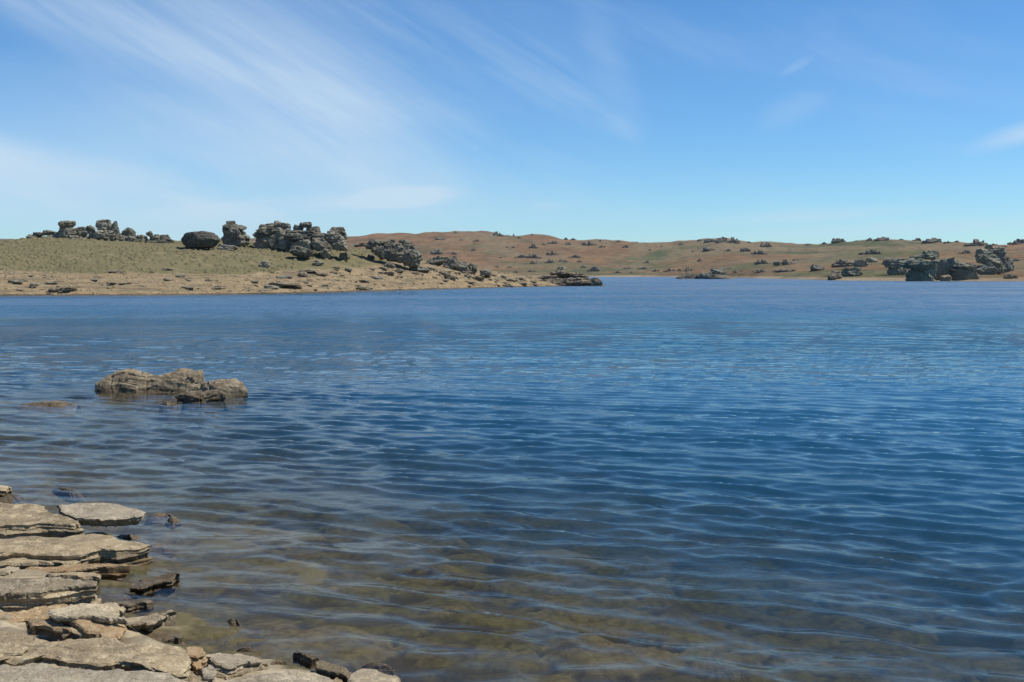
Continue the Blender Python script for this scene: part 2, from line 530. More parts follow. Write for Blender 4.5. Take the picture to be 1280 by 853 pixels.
def water_mat():
    m, g, out = new_mat('lake_water')
    geo = g.n('ShaderNodeNewGeometry')
    P = geo.outputs['Position']
    # ripples too fine for the mesh: short, crests lying across the wind
    rot = g.n('ShaderNodeMapping')
    g.l(P, rot.inputs['Vector'])
    rot.inputs['Rotation'].default_value = (0, 0, math.radians(9))
    R = rot.outputs[0]
    r1 = g.noise(g.scale(R, (2.0, 5.2, 1)), 1.0, 4, .6, .5)
    r2 = g.noise(g.scale(R, (6.5, 15.0, 1)), 1.0, 4, .6, .4)
    r3 = g.noise(g.scale(R, (.22, .75, 1)), 1.0, 3, .5, .5)
    # gusts: patches of rougher and calmer water
    gust = g.ramp(g.noise(g.scale(P, (.035, .09, 1)), 1.0, 4, .6, .5), .32, .68, .6, 1.25)
    far = g.n('ShaderNodeAttribute', attribute_name='unresolved')
    h = g.math('ADD', g.math('MULTIPLY', g.math('MULTIPLY', r2, .006), g.ramp(g.noise(g.scale(P, (.25, .4, 1)), 1.0, 3), .38, .62, .35, 1.3)),
               g.math('MULTIPLY', far.outputs['Fac'], g.math('ADD', g.math('MULTIPLY', r1, .075), g.math('MULTIPLY', r3, .20))))
    h = g.math('MULTIPLY', h, gust)
    N = g.bump(h, 1.0, 1.0)
    fr = g.n('ShaderNodeFresnel')
    fr.inputs['IOR'].default_value = 1.333
    g.l(N, fr.inputs['Normal'])
    tr = g.n('ShaderNodeBsdfTransparent')
    gl = g.n('ShaderNodeBsdfGlossy')
    # open water: the small steep chop acts as a rough mirror, rougher and smoother from group to group
    chop = g.n('ShaderNodeAttribute', attribute_name='chop')
    grp = g.math('ADD', g.noise(g.scale(P, (1.1, .22, 1)), 1.0, 3, .6, .3), g.math('MULTIPLY', g.noise(g.scale(P, (.012, .05, 1)), 1.0, 3, .6, .3), .8))
    grp = g.ramp(grp, .66, 1.14, .14, .60, False)
    g.l(g.math('ADD', .015, g.math('MULTIPLY', chop.outputs['Fac'], grp)), gl.inputs['Roughness'])
    g.l(N, gl.inputs['Normal'])
    # the cloudy body of deep water sends back a little blue-green light
    bodya = g.n('ShaderNodeAttribute', attribute_name='body')
    df = g.n('ShaderNodeBsdfDiffuse')
    df.inputs['Color'].default_value = (.015, .090, .168, 1)
    inner = g.n('ShaderNodeMixShader')
    g.l(g.math('MULTIPLY', bodya.outputs['Fac'], .92), inner.inputs[0])
    g.l(tr.outputs[0], inner.inputs[1])
    g.l(df.outputs[0], inner.inputs[2])
    mx = g.n('ShaderNodeMixShader')
    g.l(g.math('MULTIPLY', fr.outputs[0], g.math('SUBTRACT', 1.0, g.math('MULTIPLY', chop.outputs['Fac'], g.math('MULTIPLY', grp, 1.05)))), mx.inputs[0])
    g.l(inner.outputs[0], mx.inputs[1])
    g.l(gl.outputs[0], mx.inputs[2])
    g.l(mx.outputs[0], out.inputs['Surface'])
    va = g.n('ShaderNodeVolumeAbsorption')
    va.inputs['Color'].default_value = (.36, .52, .50, 1)
    va.inputs['Density'].default_value = .6
    g.l(va.outputs[0], out.inputs['Volume'])
    return m


def plain(name, a, b, scale):
    m, g, out = new_mat(name)
    geo = g.n('ShaderNodeNewGeometry')
    c = g.mix(g.ramp(g.noise(geo.outputs['Position'], scale, 5, .65), .35, .65), a, b)
    bs = g.n('ShaderNodeBsdfPrincipled')
    g.l(c, bs.inputs['Base Color'])
    bs.inputs['Roughness'].default_value = .95
    bs.inputs['Specular IOR Level'].default_value = .1
    g.l(bs.outputs[0], out.inputs[0])
    return m


# ------------------------------------------------------------------ the land
def interp(xs, pts):
    a = np.array(pts, float)
    return np.interp(xs, a[:, 0], a[:, 1])


HEAD_WATER = [(-400, 95), (0, 98), (200, 102), (330, 108), (400, 114.6), (500, 131), (600, 153), (660, 167), (700, 174), (752, 183), (900, 200)]
HEAD_L = [(-400, 50), (200, 50), (400, 48), (480, 41), (560, 28), (620, 20), (680, 15), (740, 8), (760, 6)]
HEAD_PY = [(-400, 306), (-60, 304), (0, 302.5), (60, 299), (120, 299), (200, 303.5), (280, 303), (350, 305), (430, 307), (470, 312), (520, 322), (560, 330), (600, 337), (640, 342), (690, 346), (735, 350), (756, 356)]


def headland_h(x, y, detail=True):
    x = np.asarray(x, float)
    y = np.asarray(y, float)
    px = 640 + F * x / np.maximum(y, 1)
    dw = interp(px, HEAD_WATER) + 2.2 * fbm(px * .02, px * 0 + 3, seed=5, octv=4)
    L = interp(px, HEAD_L)
    dc = dw + L
    zc = CAM_H + (342 - interp(px, HEAD_PY)) / F * dc
    zc = np.maximum(zc, .25)
    zb = np.minimum(2.15, .6 * zc)
    db = dw + .33 * L
    u1 = np.clip((y - dw) / (db - dw), 0, 1)
    u2 = np.clip((y - db) / (dc - db), 0, 1)
    h = np.where(y < dw, -.10 * (dw - y), zb * u1 ** .9)
    h = np.where(y > db, zb + (zc - zb) * (1 - (1 - u2) ** 1.55), h)
    back = np.maximum(y - dc, 0)
    h = h - np.where(y > dc, .004 * back ** 2 * (50 / np.maximum(L, 4)), 0)
    m = sstep(764, 750, px)
    h = h * m - 1.5 * (1 - m)
    if detail:
        k = sstep(-.3, .4, h)
        h = h + k * (.9 * fbm(x * .06, y * .06, seed=11) + .35 * fbm(x * .35, y * .35, seed=12))
        # ledges of layered rock on the bare strand
        bz = k * sstep(3.4, 2.0, h)
        hn = h + .5 * fbm(x * .10, y * .16, seed=13)
        st = hn / .42
        fr = st - np.floor(st)
        h = h + bz * .42 * .5 * (sstep(.5, .75, fr) - fr)
        h = h + k * .10 * fbm(x * 1.3, y * 1.3, seed=14)
    return np.maximum(h, -4.2)


FAR_SHORE = [(200, 700), (600, 660), (800, 640), (850, 600), (950, 430), (1040, 315), (1150, 287), (1280, 279), (1700, 255)]
FAR_SKY = [(200, 300), (400, 297), (430, 296), (480, 292.5), (560, 290.5), (600, 289.5), (640, 293), (700, 297.5), (760, 301.5), (820, 303.5), (870, 301.5), (905, 297.5), (940, 303.5), (1000, 305), (1040, 302.5), (1100, 299.5), (1160, 300.5), (1215, 303), (1240, 305), (1262, 303), (1285, 299), (1350, 296), (1500, 290), (1800, 285)]
FAR_CREST = [(200, 1250), (600, 1250), (900, 1100), (1100, 1000), (1800, 900)]


def far_h(x, y, detail=True):
    x = np.asarray(x, float)
    y = np.asarray(y, float)
    px = 640 + F * x / np.maximum(y, 1)
    ds = interp(px, FAR_SHORE) + 14 * fbm(px * .012, px * 0 + 8, seed=21, octv=3)
    dc = interp(px, FAR_CREST)
    zc = CAM_H + (342 - interp(px, FAR_SKY)) / F * dc
    u = np.clip((y - ds) / (dc - ds), 0, 1)
    s = np.maximum(y - ds, 0)
    h = np.where(y < ds, -.08 * (ds - y), 1.6 * (1 - np.exp(-s / 14)) + (zc - 1.6) * (.10 * u + .90 * u ** 1.35))
    h = h - np.where(y > dc, .0006 * (y - dc) ** 2, 0)
    if detail:
        k = sstep(0, 1.5, h) * (1 - .7 * sstep(.8, 1.0, u))
        h = h + k * (15 * u * fbm(x * .008, y * .008, seed=22, octv=4) + (1.5 + 7 * u) * fbm(x * .028, y * .022, seed=23, octv=5) + .5 * fbm(x * .15, y * .15, seed=24))
        h = h + sstep(.85, 1, u) * 7.5 * fbm(x * .03, y * .01, seed=25, octv=5)
    return np.maximum(h, -4.2), u


def hit(fun, px, py, y0, y1, n=1500):
    """where the line of sight meets the land: the spot a thing standing at this pixel has"""
    ys = y0 * (y1 / y0) ** np.linspace(0, 1, n)
    r = ray(px, py)
    xs = r[0] / r[1] * ys
    zs = CAM_H + r[2] / r[1] * ys
    h = fun(xs, ys)
    ok = np.nonzero(h >= zs)[0]
    i = ok[0] if len(ok) else int(np.argmin(zs - h))
    return xs[i], ys[i], h[i]


def axis(parts):
    """coordinates with a spacing that changes from stretch to stretch"""
    out = [parts[0][0]]
    for a, b, st in parts:
        k = max(1, int(round((b - a) / st)))
        out += list(np.linspace(a, b, k + 1)[1:])
    return np.array(out)


def field(name, xs, ys, fun, mat, attr=None):
    X, Y = np.meshgrid(xs, ys)
    r = fun(X, Y)
    Z, A = r if isinstance(r, tuple) else (r, None)
    me = mesh_from(name, np.stack([X.ravel(), Y.ravel(), Z.ravel()], 1), grid_faces(len(ys), len(xs)))
    if attr:
        at = me.attributes.new(attr, 'FLOAT', 'POINT')
        at.data.foreach_set('value', np.ascontiguousarray(A.ravel(), dtype=np.float32))
    return structure(link(name, me, mat))


def head_fun(X, Y):
    Z = headland_h(X, Y)
    px = 640 + F * X / Y
    lim = interp(px, [(-400, 2.3), (300, 2.25), (420, 2.8), (480, 3.6), (560, 4.4), (700, 5)])
    lim = lim + 1.1 * fbm(X * .05, Y * .05, seed=31)
    return Z, np.clip(.5 + (lim - Z) / 1.1, 0, 1)


field('headland', axis([(-130, -82, 1.2), (-82, 26, .34)]), axis([(92, 135, .27), (135, 200, .36), (200, 250, 2)]), head_fun, ground_headland_mat(), 'beach')
field('hills', axis([(-520, -220, 9), (-220, 420, 2.2), (420, 1100, 7)]), 245 * (1500 / 245) ** np.linspace(0, 1, 250), far_h, ground_far_mat(), 'rise')


def ridge_fun(X, Y):
    u = sstep(2150, 2600, Y) * sstep(3300, 2600, Y)
    z = (102 + 35 * fbm(X * .0032, Y * .0032, seed=41, octv=5)) * u
    z = z * sstep(-1075, -1300, X - .12 * (Y - 2600)) - 8
    return z


field('distant_hill', np.linspace(-3000, -850, 130), np.linspace(2100, 3350, 60), ridge_fun, plain('distant_hill_ground', (.10, .085, .06), (.15, .12, .08), .004))


def cells(x, y, seed):
    """broken plates: distance to the nearest joint and a number for each plate"""
    ix, iy = np.floor(x), np.floor(y)
    f1 = np.full(x.shape, 9.0)
    f2 = np.full(x.shape, 9.0)
    idn = np.zeros(x.shape)
    for a in (-1, 0, 1):
        for b in (-1, 0, 1):
            cx, cy = ix + a, iy + b
            zz = np.zeros_like(cx)
            d = np.hypot(cx + _h(cx, cy, zz, seed) - x, cy + _h(cx, cy, zz, seed + 1) - y)
            near = d < f1
            f2 = np.where(near, f1, np.minimum(f2, d))
            idn = np.where(near, _h(cx, cy, zz, seed + 2), idn)
            f1 = np.where(near, d, f1)
    return f2 - f1, idn


def bed_plates(x, y):
    wx = x + .3 * fbm(x * 1.1, y * 1.1, seed=56)
    wy = y + .3 * fbm(x * 1.1, y * 1.1, seed=57)
    e1, c1 = cells(wx * 1.1 + .3 * wy, wy * 2.1, 70)
    e2, c2 = cells(wx * 3.0, wy * 4.6, 75)
    return e1, c1, e2, c2


def bed_fun(X, Y):
    h = bed_h(X, Y)
    e1, c1, e2, c2 = bed_plates(X, Y)
    amp = sstep(2.0, .2, -h) * sstep(60, 30, np.abs(Y)) * sstep(40, 15, np.abs(X))
    h = h + amp * (.075 * (c1 - .6) + .03 * (c2 - .5) - .05 * np.exp(-(e1 / .07) ** 2) - .018 * np.exp(-(e2 / .07) ** 2))
    return h, np.clip(.55 * c1 + .45 * c2 - .8 * np.exp(-(e1 / .05) ** 2), 0, 1)


def bed_h(x, y):
    x = np.asarray(x, float)
    y = np.asarray(y, float)
    s = (x + 2.75) * .72 + (y - 7.2) * .69 + .55 * fbm(x * .5, y * .5, seed=51)
    d = np.where(s > 0, .075 * s + .010 * np.maximum(s - 5, 0) ** 1.6, .14 * s)
    d = np.minimum(d, 3.8)
    d = np.maximum(d, -.62)
    h = -d - .02
    h = h + .24 * np.exp(-((x + 6.2) ** 2 / 7 + (y - 18.0) ** 2 / 3.5))
    w = sstep(9, 4, np.abs(h) * 10 + 3)
    # beds of layered rock: broken steps lying across the slope
    amp = sstep(2.5, .3, d)
    n = h + .10 * fbm(x * .55 + .2 * y, y * 1.1, seed=52) * 2
    st = n / .075
    fr = st - np.floor(st)
    h = h + amp * .075 * .8 * (sstep(.55, .8, fr) - fr)
    h = h + amp * (.10 * fbm(x * 1.2, y * 1.6, seed=53) + .03 * fbm(x * 5, y * 7, seed=54))
    return h


field('lake_bed', axis([(-420, -60, 20), (-60, -12, 1.5), (-12, 9, .07), (9, 40, .6), (40, 700, 20)]),
      axis([(-60, -6, 2), (-6, 3, .3), (3, 20, .06), (20, 40, .3), (40, 120, 4), (120, 760, 40)]), bed_fun, bed_mat(), 'plate')
gm = mesh_from('ground', [(-14000, -14000, -9), (14000, -14000, -9), (14000, 14000, -9), (-14000, 14000, -9)], [(0, 1, 2, 3)])
structure(link('ground', gm, plain('plain_ground', (.12, .10, .06), (.17, .13, .08), .01)))


# ------------------------------------------------------------------ the lake
def make_water():
    rng = np.random.default_rng(7)
    ys = [-8.0]
    while ys[-1] < 780:
        y = ys[-1]
        ys.append(y + max(.028, .0056 * max(y, 0)) if y > 3.5 else y + .12)
    ys = np.array(ys)
    nc = 740
    u = np.linspace(-1, 1, nc)
    hw = 8 + .70 * np.maximum(ys, 0)
    X = hw[:, None] * u[None, :]
    X = X - .02 * ys[:, None]
    Y = np.repeat(ys[:, None], nc, 1)
    sp = np.maximum(np.gradient(ys), hw * 2 / nc)[:, None]
    # slow bending of the wave crests
    Xw = X + .35 * fbm(X * .22, Y * .22, seed=61) * 2
    Yw = Y + .35 * fbm(X * .25, Y * .25, seed=62) * 2
    gust = .55 + .9 * (fbm(X * .06, Y * .13, seed=63, octv=3) + .5)
    g2 = .55 + .9 * (fbm(X * .5, Y * .7, seed=66, octv=2) + .5)
    Z = np.zeros_like(X)
    nwave = 66
    lam = np.concatenate([np.exp(rng.normal(math.log(.38), .26, 40)), rng.uniform(.15, .27, 18), rng.uniform(.9, 1.7, 8)])
    steep = np.concatenate([np.full(40, .031), np.full(18, .025), np.full(8, .016)])
    for i in range(nwave):
        l = lam[i]
        spread = .31 + .20 * sstep(.32, .2, l)
        a = math.radians(-15) + rng.normal(0, spread)        # travelling towards the near shore
        k = 2 * math.pi / l
        dx, dy = math.sin(a), -math.cos(a)
        slope = steep[i]
        amp = slope / k
        fade = np.clip((l / sp - 2.1) / 1.6, 0, 1)
        ph = k * (Xw * dx + Yw * dy) + rng.uniform(0, 6.28)
        s = np.sin(ph)
        Z += amp * fade * (s + .20 * np.cos(2 * ph)) * g2
    # the lee of the near shore is calmer
    sh = (X + 2.75) * .72 + (Y - 7.2) * .69
    calm = (.75 + .35 * sstep(.1, 1.8, sh)) * (1 - .14 * sstep(3, 9, sh))
    Z *= gust * calm
    land = np.maximum(bed_h(X, Y), np.where(Y > 88, headland_h(X, Y, False), -9))
    land = np.maximum(land, np.where(Y > 240, far_h(X, Y, False)[0], -9))
    body = 1 - np.exp(-np.maximum(-land - .14, 0) / .55)
    un = (1 - np.clip((.36 / sp - 2.1) / 1.6, 0, 1)) * np.ones_like(X)
    chop = sstep(.35, 2.2, Y ** 2 / 2200.0)
    nr = len(ys)
    top = np.stack([X.ravel(), Y.ravel(), Z.ravel()], 1)
    faces = grid_faces(nr, nc)
    # skirt and floor close the body of water
    idx = np.arange(nr * nc).reshape(nr, nc)
    loop = np.concatenate([idx[0, :], idx[1:, -1], idx[-1, -2::-1], idx[-2:0:-1, 0]])
    base = len(top)
    low = top[loop].copy()
    low[:, 2] = -6.0
    n = len(loop)
    j = (np.arange(n) + 1) % n
    side = np.stack([loop[j], loop, base + np.arange(n), base + j], 1)
    cen = base + n
    verts = np.concatenate([top, low, [[0, 300, -6.0]]])
    k2 = np.arange(0, n - 1, 2)
    floor = np.stack([np.full(len(k2), cen), base + (k2 + 2) % n, base + k2 + 1, base + k2], 1)
    me = mesh_from('water', verts, np.concatenate([faces, side, floor]))
    at = me.attributes.new('unresolved', 'FLOAT', 'POINT')
    A = np.zeros(len(verts), dtype=np.float32)
    A[:nr * nc] = un.ravel()
    at.data.foreach_set('value', A)
    at = me.attributes.new('chop', 'FLOAT', 'POINT')
    A = np.zeros(len(verts), dtype=np.float32)
    A[:nr * nc] = chop.ravel()
    at.data.foreach_set('value', A)
    at = me.attributes.new('body', 'FLOAT', 'POINT')
    A = np.zeros(len(verts), dtype=np.float32)
    A[:nr * nc] = body.ravel()
    at.data.foreach_set('value', A)
    structure(link('water', me, water_mat()))


make_water()

# ------------------------------------------------------------------ rocks
_CS = {}


def cube_sphere(n):
    if n in _CS:
        return _CS[n]
    t = np.linspace(-1, 1, n + 1)
    V, Fc, base = [], [], 0
    A, B = np.meshgrid(t, t)
    a, b = A.ravel(), B.ravel()
    one = np.ones_like(a)
    gf = grid_faces(n + 1, n + 1)
    for ax, sg in ((0, 1), (0, -1), (1, 1), (1, -1), (2, 1), (2, -1)):
        p = [None] * 3
        p[ax] = one * sg
        p[(ax + 1) % 3] = a
        p[(ax + 2) % 3] = b
        V.append(np.stack(p, 1))
        f = gf + base
        Fc.append(f if sg > 0 else f[:, ::-1])
        base += len(a)
    V = np.concatenate(V)
    Fc = np.concatenate(Fc)
    key, inv = np.unique(np.round(V * 1000).astype(int), axis=0, return_inverse=True)
    _CS[n] = (key / 1000.0, inv.ravel()[Fc])
    return _CS[n]


def rock_shape(n, seed, rnd=.55, cuts=8, rough=.20, layers=4, lay_amp=.10, notch=.07, under=0.0, tilt=.15, taper=0.12, chunk=.10, lean=1.0, aspect=(1, 1, 1)):
    """a broken, layered block inside the box -1..1"""
    rng = np.random.default_rng(seed)
    C, Fc = cube_sphere(n)
    S = C / np.linalg.norm(C, axis=1, keepdims=True)
    p = C * (1 - rnd) + S * rnd
    for _ in range(cuts):
        d = rng.normal(size=3) * np.array([1, 1, .75])
        d /= np.linalg.norm(d)
        c = rng.uniform(.72, 1.0) * np.abs(d).sum() * (1 - .42 * rnd) * .86
        k = p @ d - c
        p = p - np.maximum(k, 0)[:, None] * d
    asp = np.array(aspect, float)
    # blocks lean and turn a little
    ra, rb = lean * rng.uniform(-.22, .22), lean * rng.uniform(-.35, .35)
    p = p * asp
    p = np.stack([p[:, 0] * math.cos(ra) - p[:, 2] * math.sin(ra), p[:, 1], p[:, 0] * math.sin(ra) + p[:, 2] * math.cos(ra)], 1)
    p = np.stack([p[:, 0] * math.cos(rb) - p[:, 1] * math.sin(rb), p[:, 0] * math.sin(rb) + p[:, 1] * math.cos(rb), p[:, 2]], 1)
    p = p / np.abs(p).max(0)
    q = p * asp * 1.3
    r = 1 + rough * 2 * fbm(q[:, 0] + seed * 1.7, q[:, 1], q[:, 2], seed=seed, octv=4)
    p = p * r[:, None]
    tx, ty = rng.uniform(-tilt, tilt, 2)
    z = p[:, 2] + tx * p[:, 0] + ty * p[:, 1] + .10 * fbm(q[:, 0] * 1.5, q[:, 1] * 1.5, None, seed + 5)
    zz = z * layers / 2 + rng.uniform(0, 1)
    k = np.floor(zz)
    f = zz - k
    hk = _h(k, np.floor(p[:, 0] * .9 + k * .37), np.floor(p[:, 1] * .9), seed + 9)
    lat = 1 + lay_amp * (hk - .5) * 2 - notch * np.exp(-(np.minimum(f, 1 - f) / .13) ** 2)
    lat = lat * (1 - under * np.maximum(-p[:, 2], 0) ** 1.2) * (1 - taper * np.maximum(p[:, 2], 0))
    p = p * np.stack([lat, lat, np.ones_like(lat)], 1)
    # joint-bounded chunks stand proud or broken away
    wv = q * 1.9 + .35 * np.stack([fbm(q[:, 0] * 2, q[:, 1] * 2, q[:, 2] * 2, seed + 20 + a) for a in range(3)], 1)
    cell = _h(np.floor(wv[:, 0] + seed), np.floor(wv[:, 1]), np.floor(wv[:, 2] * 1.8), seed + 31)
    p = p * (1 + chunk * (cell - .5) * 2)[:, None]
    zf = p[:, 2] * layers * 1.35 + 2 * tx * p[:, 0] + .5 * fbm(q[:, 0], q[:, 1], None, seed + 6)
    ff = zf - np.floor(zf)
    p = p * (1 - .35 * notch * np.exp(-(np.minimum(ff, 1 - ff) / .2) ** 2))[:, None]
    p = p + (.07 * fbm(q[:, 0] * 6, q[:, 1] * 6, q[:, 2] * 6, seed + 3))[:, None] * S
    # fill the box again
    lo, hi = p.min(0), p.max(0)
    p = (p - (lo + hi) / 2) / ((hi - lo) / 2)
    return p, Fc


def clamp_n(px_w):
    return int(max(9, min(30, px_w * .75)))


def outcrop(name, label, cat, blocks, zoom, Y0=None, fun=None, yr=None, mat=None, part='rock_block', seed=1, depth=.8, group=None, sink=.40, **kw):
    """a rock thing built from blocks. blocks: (x0, y0, x1, y1, dy, options) in a traced view; zoom = (ox, oy, scale)"""
    ox, oy, s = zoom
    B = []
    for b in blocks:
        x0, y0, x1, y1 = b[:4]
        B.append((ox + x0 / s, oy + y0 / s, ox + x1 / s, oy + y1 / s, b[4] if len(b) > 4 else 0, b[5] if len(b) > 5 else {}))
    lowest = max(B, key=lambda b: b[3])
    cx = (min(b[0] for b in B) + max(b[2] for b in B)) / 2
    base_py = max(b[3] for b in B)
    if Y0 is None:
        Y0 = hit(fun, (lowest[0] + lowest[2]) / 2, base_py, *yr)[1]
    p = at_y(cx, base_py, Y0)
    single = len(B) == 1
    root = None
    if not single:
        root = empty(name, p)
        tag(root, label, cat, group)
    made = []
    for i, (x0, y0, x1, y1, dy, opt) in enumerate(B):
        opt = dict(kw, **opt)
        mt = opt.pop('mat', mat)
        dp = opt.pop('depth', depth)
        sk = opt.pop('sink', sink if y1 > base_py - 9 else .22)
        Y = Y0 + dy
        a, b = at_y(x0, y0, Y), at_y(x1, y1, Y)
        hx = (b[0] - a[0]) / 2 * 1.10
        zt, zb = a[2], b[2]
        zb -= sk * (zt - zb)
        hz = (zt - zb) / 2
        hy = max(hx * dp, hz * .6)
        n = opt.pop('n', clamp_n(x1 - x0))
        opt.setdefault('layers', max(2.0, min(7, (y1 - y0) / 5.5)))
        asp = np.array([hx, hy, hz])
        v, fc = rock_shape(n, seed * 31 + i * 7 + 1, aspect=tuple(asp / asp.max() * 1.6), **opt)
        v = v * asp
        me = mesh_from(part if not single else name, v, fc, sharp=38)
        c = np.array([(a[0] + b[0]) / 2, Y, (zt + zb) / 2])
        if single:
            # origin at the base
            for vv in me.vertices:
                vv.co.z += hz
            o = link(name, me, mt, loc=(c[0], c[1], zb))
            tag(o, label, cat, group)
        else:
            ww, hh = x1 - x0, y1 - y0
            kind = 'cap_rock' if y0 < min(q[1] for q in B) + 2.5 else 'ledge' if hh < ww * .42 else 'base_rock' if y1 > base_py - 2.5 else 'rock_block'
            o = link(kind, me, mt, root, loc=tuple(c - p))
        made.append(o)
    return root or made[0]


HEAD = lambda x, y: headland_h(x, y)
FARH = lambda x, y: far_h(x, y)[0]
Z1, Z2, Z3, Z4 = (0, 250, 5.818), (200, 250, 5.818), (400, 260, 5.818), (600, 260, 5.818)
Z5, Z6 = (800, 260, 4.923), (1040, 260, 5.333)
flat = dict(rnd=.35, layers=2.5)

# --- headland, left crest: a long broken tor
outcrop('rock_outcrop', 'long broken tor with two squared stacks and a flat cap on the grassy crest', 'rock outcrop', [
    (190, 250, 300, 292, 1), (235, 234, 320, 262, 1.2), (310, 218, 420, 262, 1), (420, 150, 548, 197, 0, dict(rnd=.25, under=.25)),
    (398, 182, 565, 300, .4, dict(mat=ROCK_TORL, taper=.22, layers=2, notch=.03)), (480, 255, 625, 300, -1.2), (540, 194, 642, 268, .6),
    (630, 184, 692, 240, 1), (640, 225, 735, 275, .3), (705, 140, 812, 215, .2, dict(mat=ROCK_TORL, rnd=.3)), (757, 152, 892, 290, 0, dict(taper=.25)),
    (688, 220, 850, 292, -.8, dict(mat=ROCK_TORL)), (888, 200, 990, 278, .2, dict(layers=4, rnd=.3)), (895, 262, 1000, 312, -.8), (985, 252, 1072, 312, .4),
    (1065, 226, 1112, 262, .3), (1080, 248, 1172, 300, .1), (1158, 250, 1234, 286, .4, flat), (1040, 280, 1262, 322, -.8, flat), (340, 255, 430, 300, -.6, dict(mat=ROCK_TORL)),
    (830, 255, 915, 300, -1)],
    Z1, Y0=147, mat=ROCK_TOR, seed=1)
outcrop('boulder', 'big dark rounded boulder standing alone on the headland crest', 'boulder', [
    (164, 226, 427, 354, 0, dict(rnd=.62, cuts=2, under=.16, rough=.07, layers=2.2, notch=.03, lay_amp=.04, chunk=.03, lean=0, taper=.16, n=30))], Z2, Y0=140, mat=ROCK_DARK_SHADED, seed=4, depth=.75, sink=.03)
outcrop('flat_rock', 'flat pale slab in the grass at the foot of the lone dark boulder', 'rock', [
    (430, 322, 560, 362, 0, flat)], Z2, fun=HEAD, yr=(95, 160), mat=ROCK_TORL, seed=5)
outcrop('rock_outcrop', 'squat free standing stack with a small knob on top', 'rock outcrop', [
    (452, 206, 645, 318, 0, dict(rnd=.35, layers=3, under=.2, mat=ROCK_TORL)), (462, 172, 625, 226, .2, dict(layers=3)), (484, 151, 552, 190, .2), (455, 200, 500, 235, -.3)],
    Z2, Y0=146, mat=ROCK_TOR, seed=6)
outcrop('rock_outcrop', 'largest jumbled tor on the headland with a pierced top block', 'rock outcrop', [
    (690, 190, 850, 242, .5, dict(rnd=.3)), (684, 232, 800, 272, .2), (700, 176, 905, 345, 1.2, dict(mat=ROCK_TORL, layers=3)), (755, 168, 850, 205, .8), (818, 150, 882, 192, .9, dict(mat=ROCK_TORL)),
    (878, 165, 952, 212, .8), (830, 200, 1000, 345, .4, dict(mat=ROCK_TORL)), (968, 178, 1040, 228, .6, dict(rnd=.3)), (1010, 160, 1106, 196, .6, dict(rnd=.3)), (1060, 186, 1112, 232, .6), (1085, 192, 1172, 242, .6, dict(taper=.3)),
    (925, 214, 1115, 305, 0, dict(layers=3)), (960, 285, 1115, 365, -.8, dict(mat=ROCK_TORL)), (1090, 232, 1265, 310, .2), (1100, 276, 1245, 352, -1, dict(layers=2, rnd=.55)),
    (1215, 222, 1360, 305, 0, dict(mat=ROCK_TORL)), (1225, 195, 1352, 262, .4, dict(rnd=.5)), (1240, 285, 1368, 350, -.4, dict(mat=ROCK_TORL)), (1330, 240, 1362, 290, .2), (780, 250, 860, 330, -.3), (860, 255, 940, 345, -.7), (1000, 255, 1090, 320, -.6)],
    Z2, Y0=145, mat=ROCK_TOR, seed=7)
outcrop('boulder', 'dark undercut boulder with pale top below the largest tor', 'boulder', [
    (942, 332, 1114, 428, 0, dict(under=.45, rnd=.4, layers=3))], Z2, fun=HEAD, yr=(95, 165), mat=ROCK_TOR, seed=8, sink=.03)
outcrop('boulder', 'small dark boulder between two larger ones below the largest tor', 'boulder', [
    (1164, 352, 1242, 432, 0, dict(under=.4))], Z2, fun=HEAD, yr=(95, 165), mat=ROCK_TOR, seed=9, sink=.05)
outcrop('boulder', 'blocky dark boulder at the right foot of the largest tor', 'boulder', [
    (140, 318, 218, 384, 0, dict(under=.3, rnd=.35))], Z3, fun=HEAD, yr=(95, 165), mat=ROCK_TOR, seed=10, sink=.05)
outcrop('flat_rock', 'pale tilted rock alone on the grass slope above the strand', 'rock', [
    (722, 436, 802, 490, 0, dict(taper=.5, rnd=.3))], Z2, fun=HEAD, yr=(95, 165), mat=ROCK_TORL, seed=11)
outcrop('flat_rock', 'low grey rock on the grass below the dark boulders', 'rock', [
    (1110, 436, 1185, 474, 0, flat)], Z2, fun=HEAD, yr=(95, 165), mat=ROCK_TORL, seed=12)
outcrop('rock_outcrop', 'sloping tor with a thick overhanging block at its lower end', 'rock outcrop', [
    (250, 254, 345, 282, 1, flat), (330, 222, 465, 292, .8), (405, 262, 525, 346, 0), (450, 230, 562, 305, .5), (508, 226, 548, 250, .8), (548, 230, 665, 298, .4), (480, 288, 622, 366, -.4, dict(layers=4)),
    (640, 268, 702, 320, .2), (598, 298, 742, 398, -.9, dict(under=.35, rnd=.38, layers=3)), (616, 300, 705, 340, -1.3, dict(mat=ROCK_TORL)), (556, 342, 608, 386, -1, dict(mat=ROCK_TORL)), (370, 285, 440, 325, -.2), (520, 255, 620, 320, -.3, dict(mat=ROCK_TORL))],
    Z3, Y0=151, mat=ROCK_TOR, seed=13)
outcrop('rock_outcrop', 'low rounded tor lowest on the ridge before the point', 'rock outcrop', [
    (768, 362, 905, 418, .4), (815, 350, 962, 406, .8), (900, 350, 1042, 448, 0, dict(mat=ROCK_TORL, layers=4)), (955, 385, 1102, 466, -.4), (1078, 400, 1142, 462, .2), (1008, 446, 1112, 494, -1, dict(mat=ROCK_TIP)), (1165, 440, 1250, 478, 0, dict(mat=ROCK_TORL))],
    Z3, Y0=162, mat=ROCK_TOR, seed=14)
outcrop('flat_rock', 'wide pale ledge of flat rock below the sloping tor', 'rock', [
    (640, 418, 795, 456, 0, flat)], Z3, fun=HEAD, yr=(95, 190), mat=ROCK_TORL, seed=15)
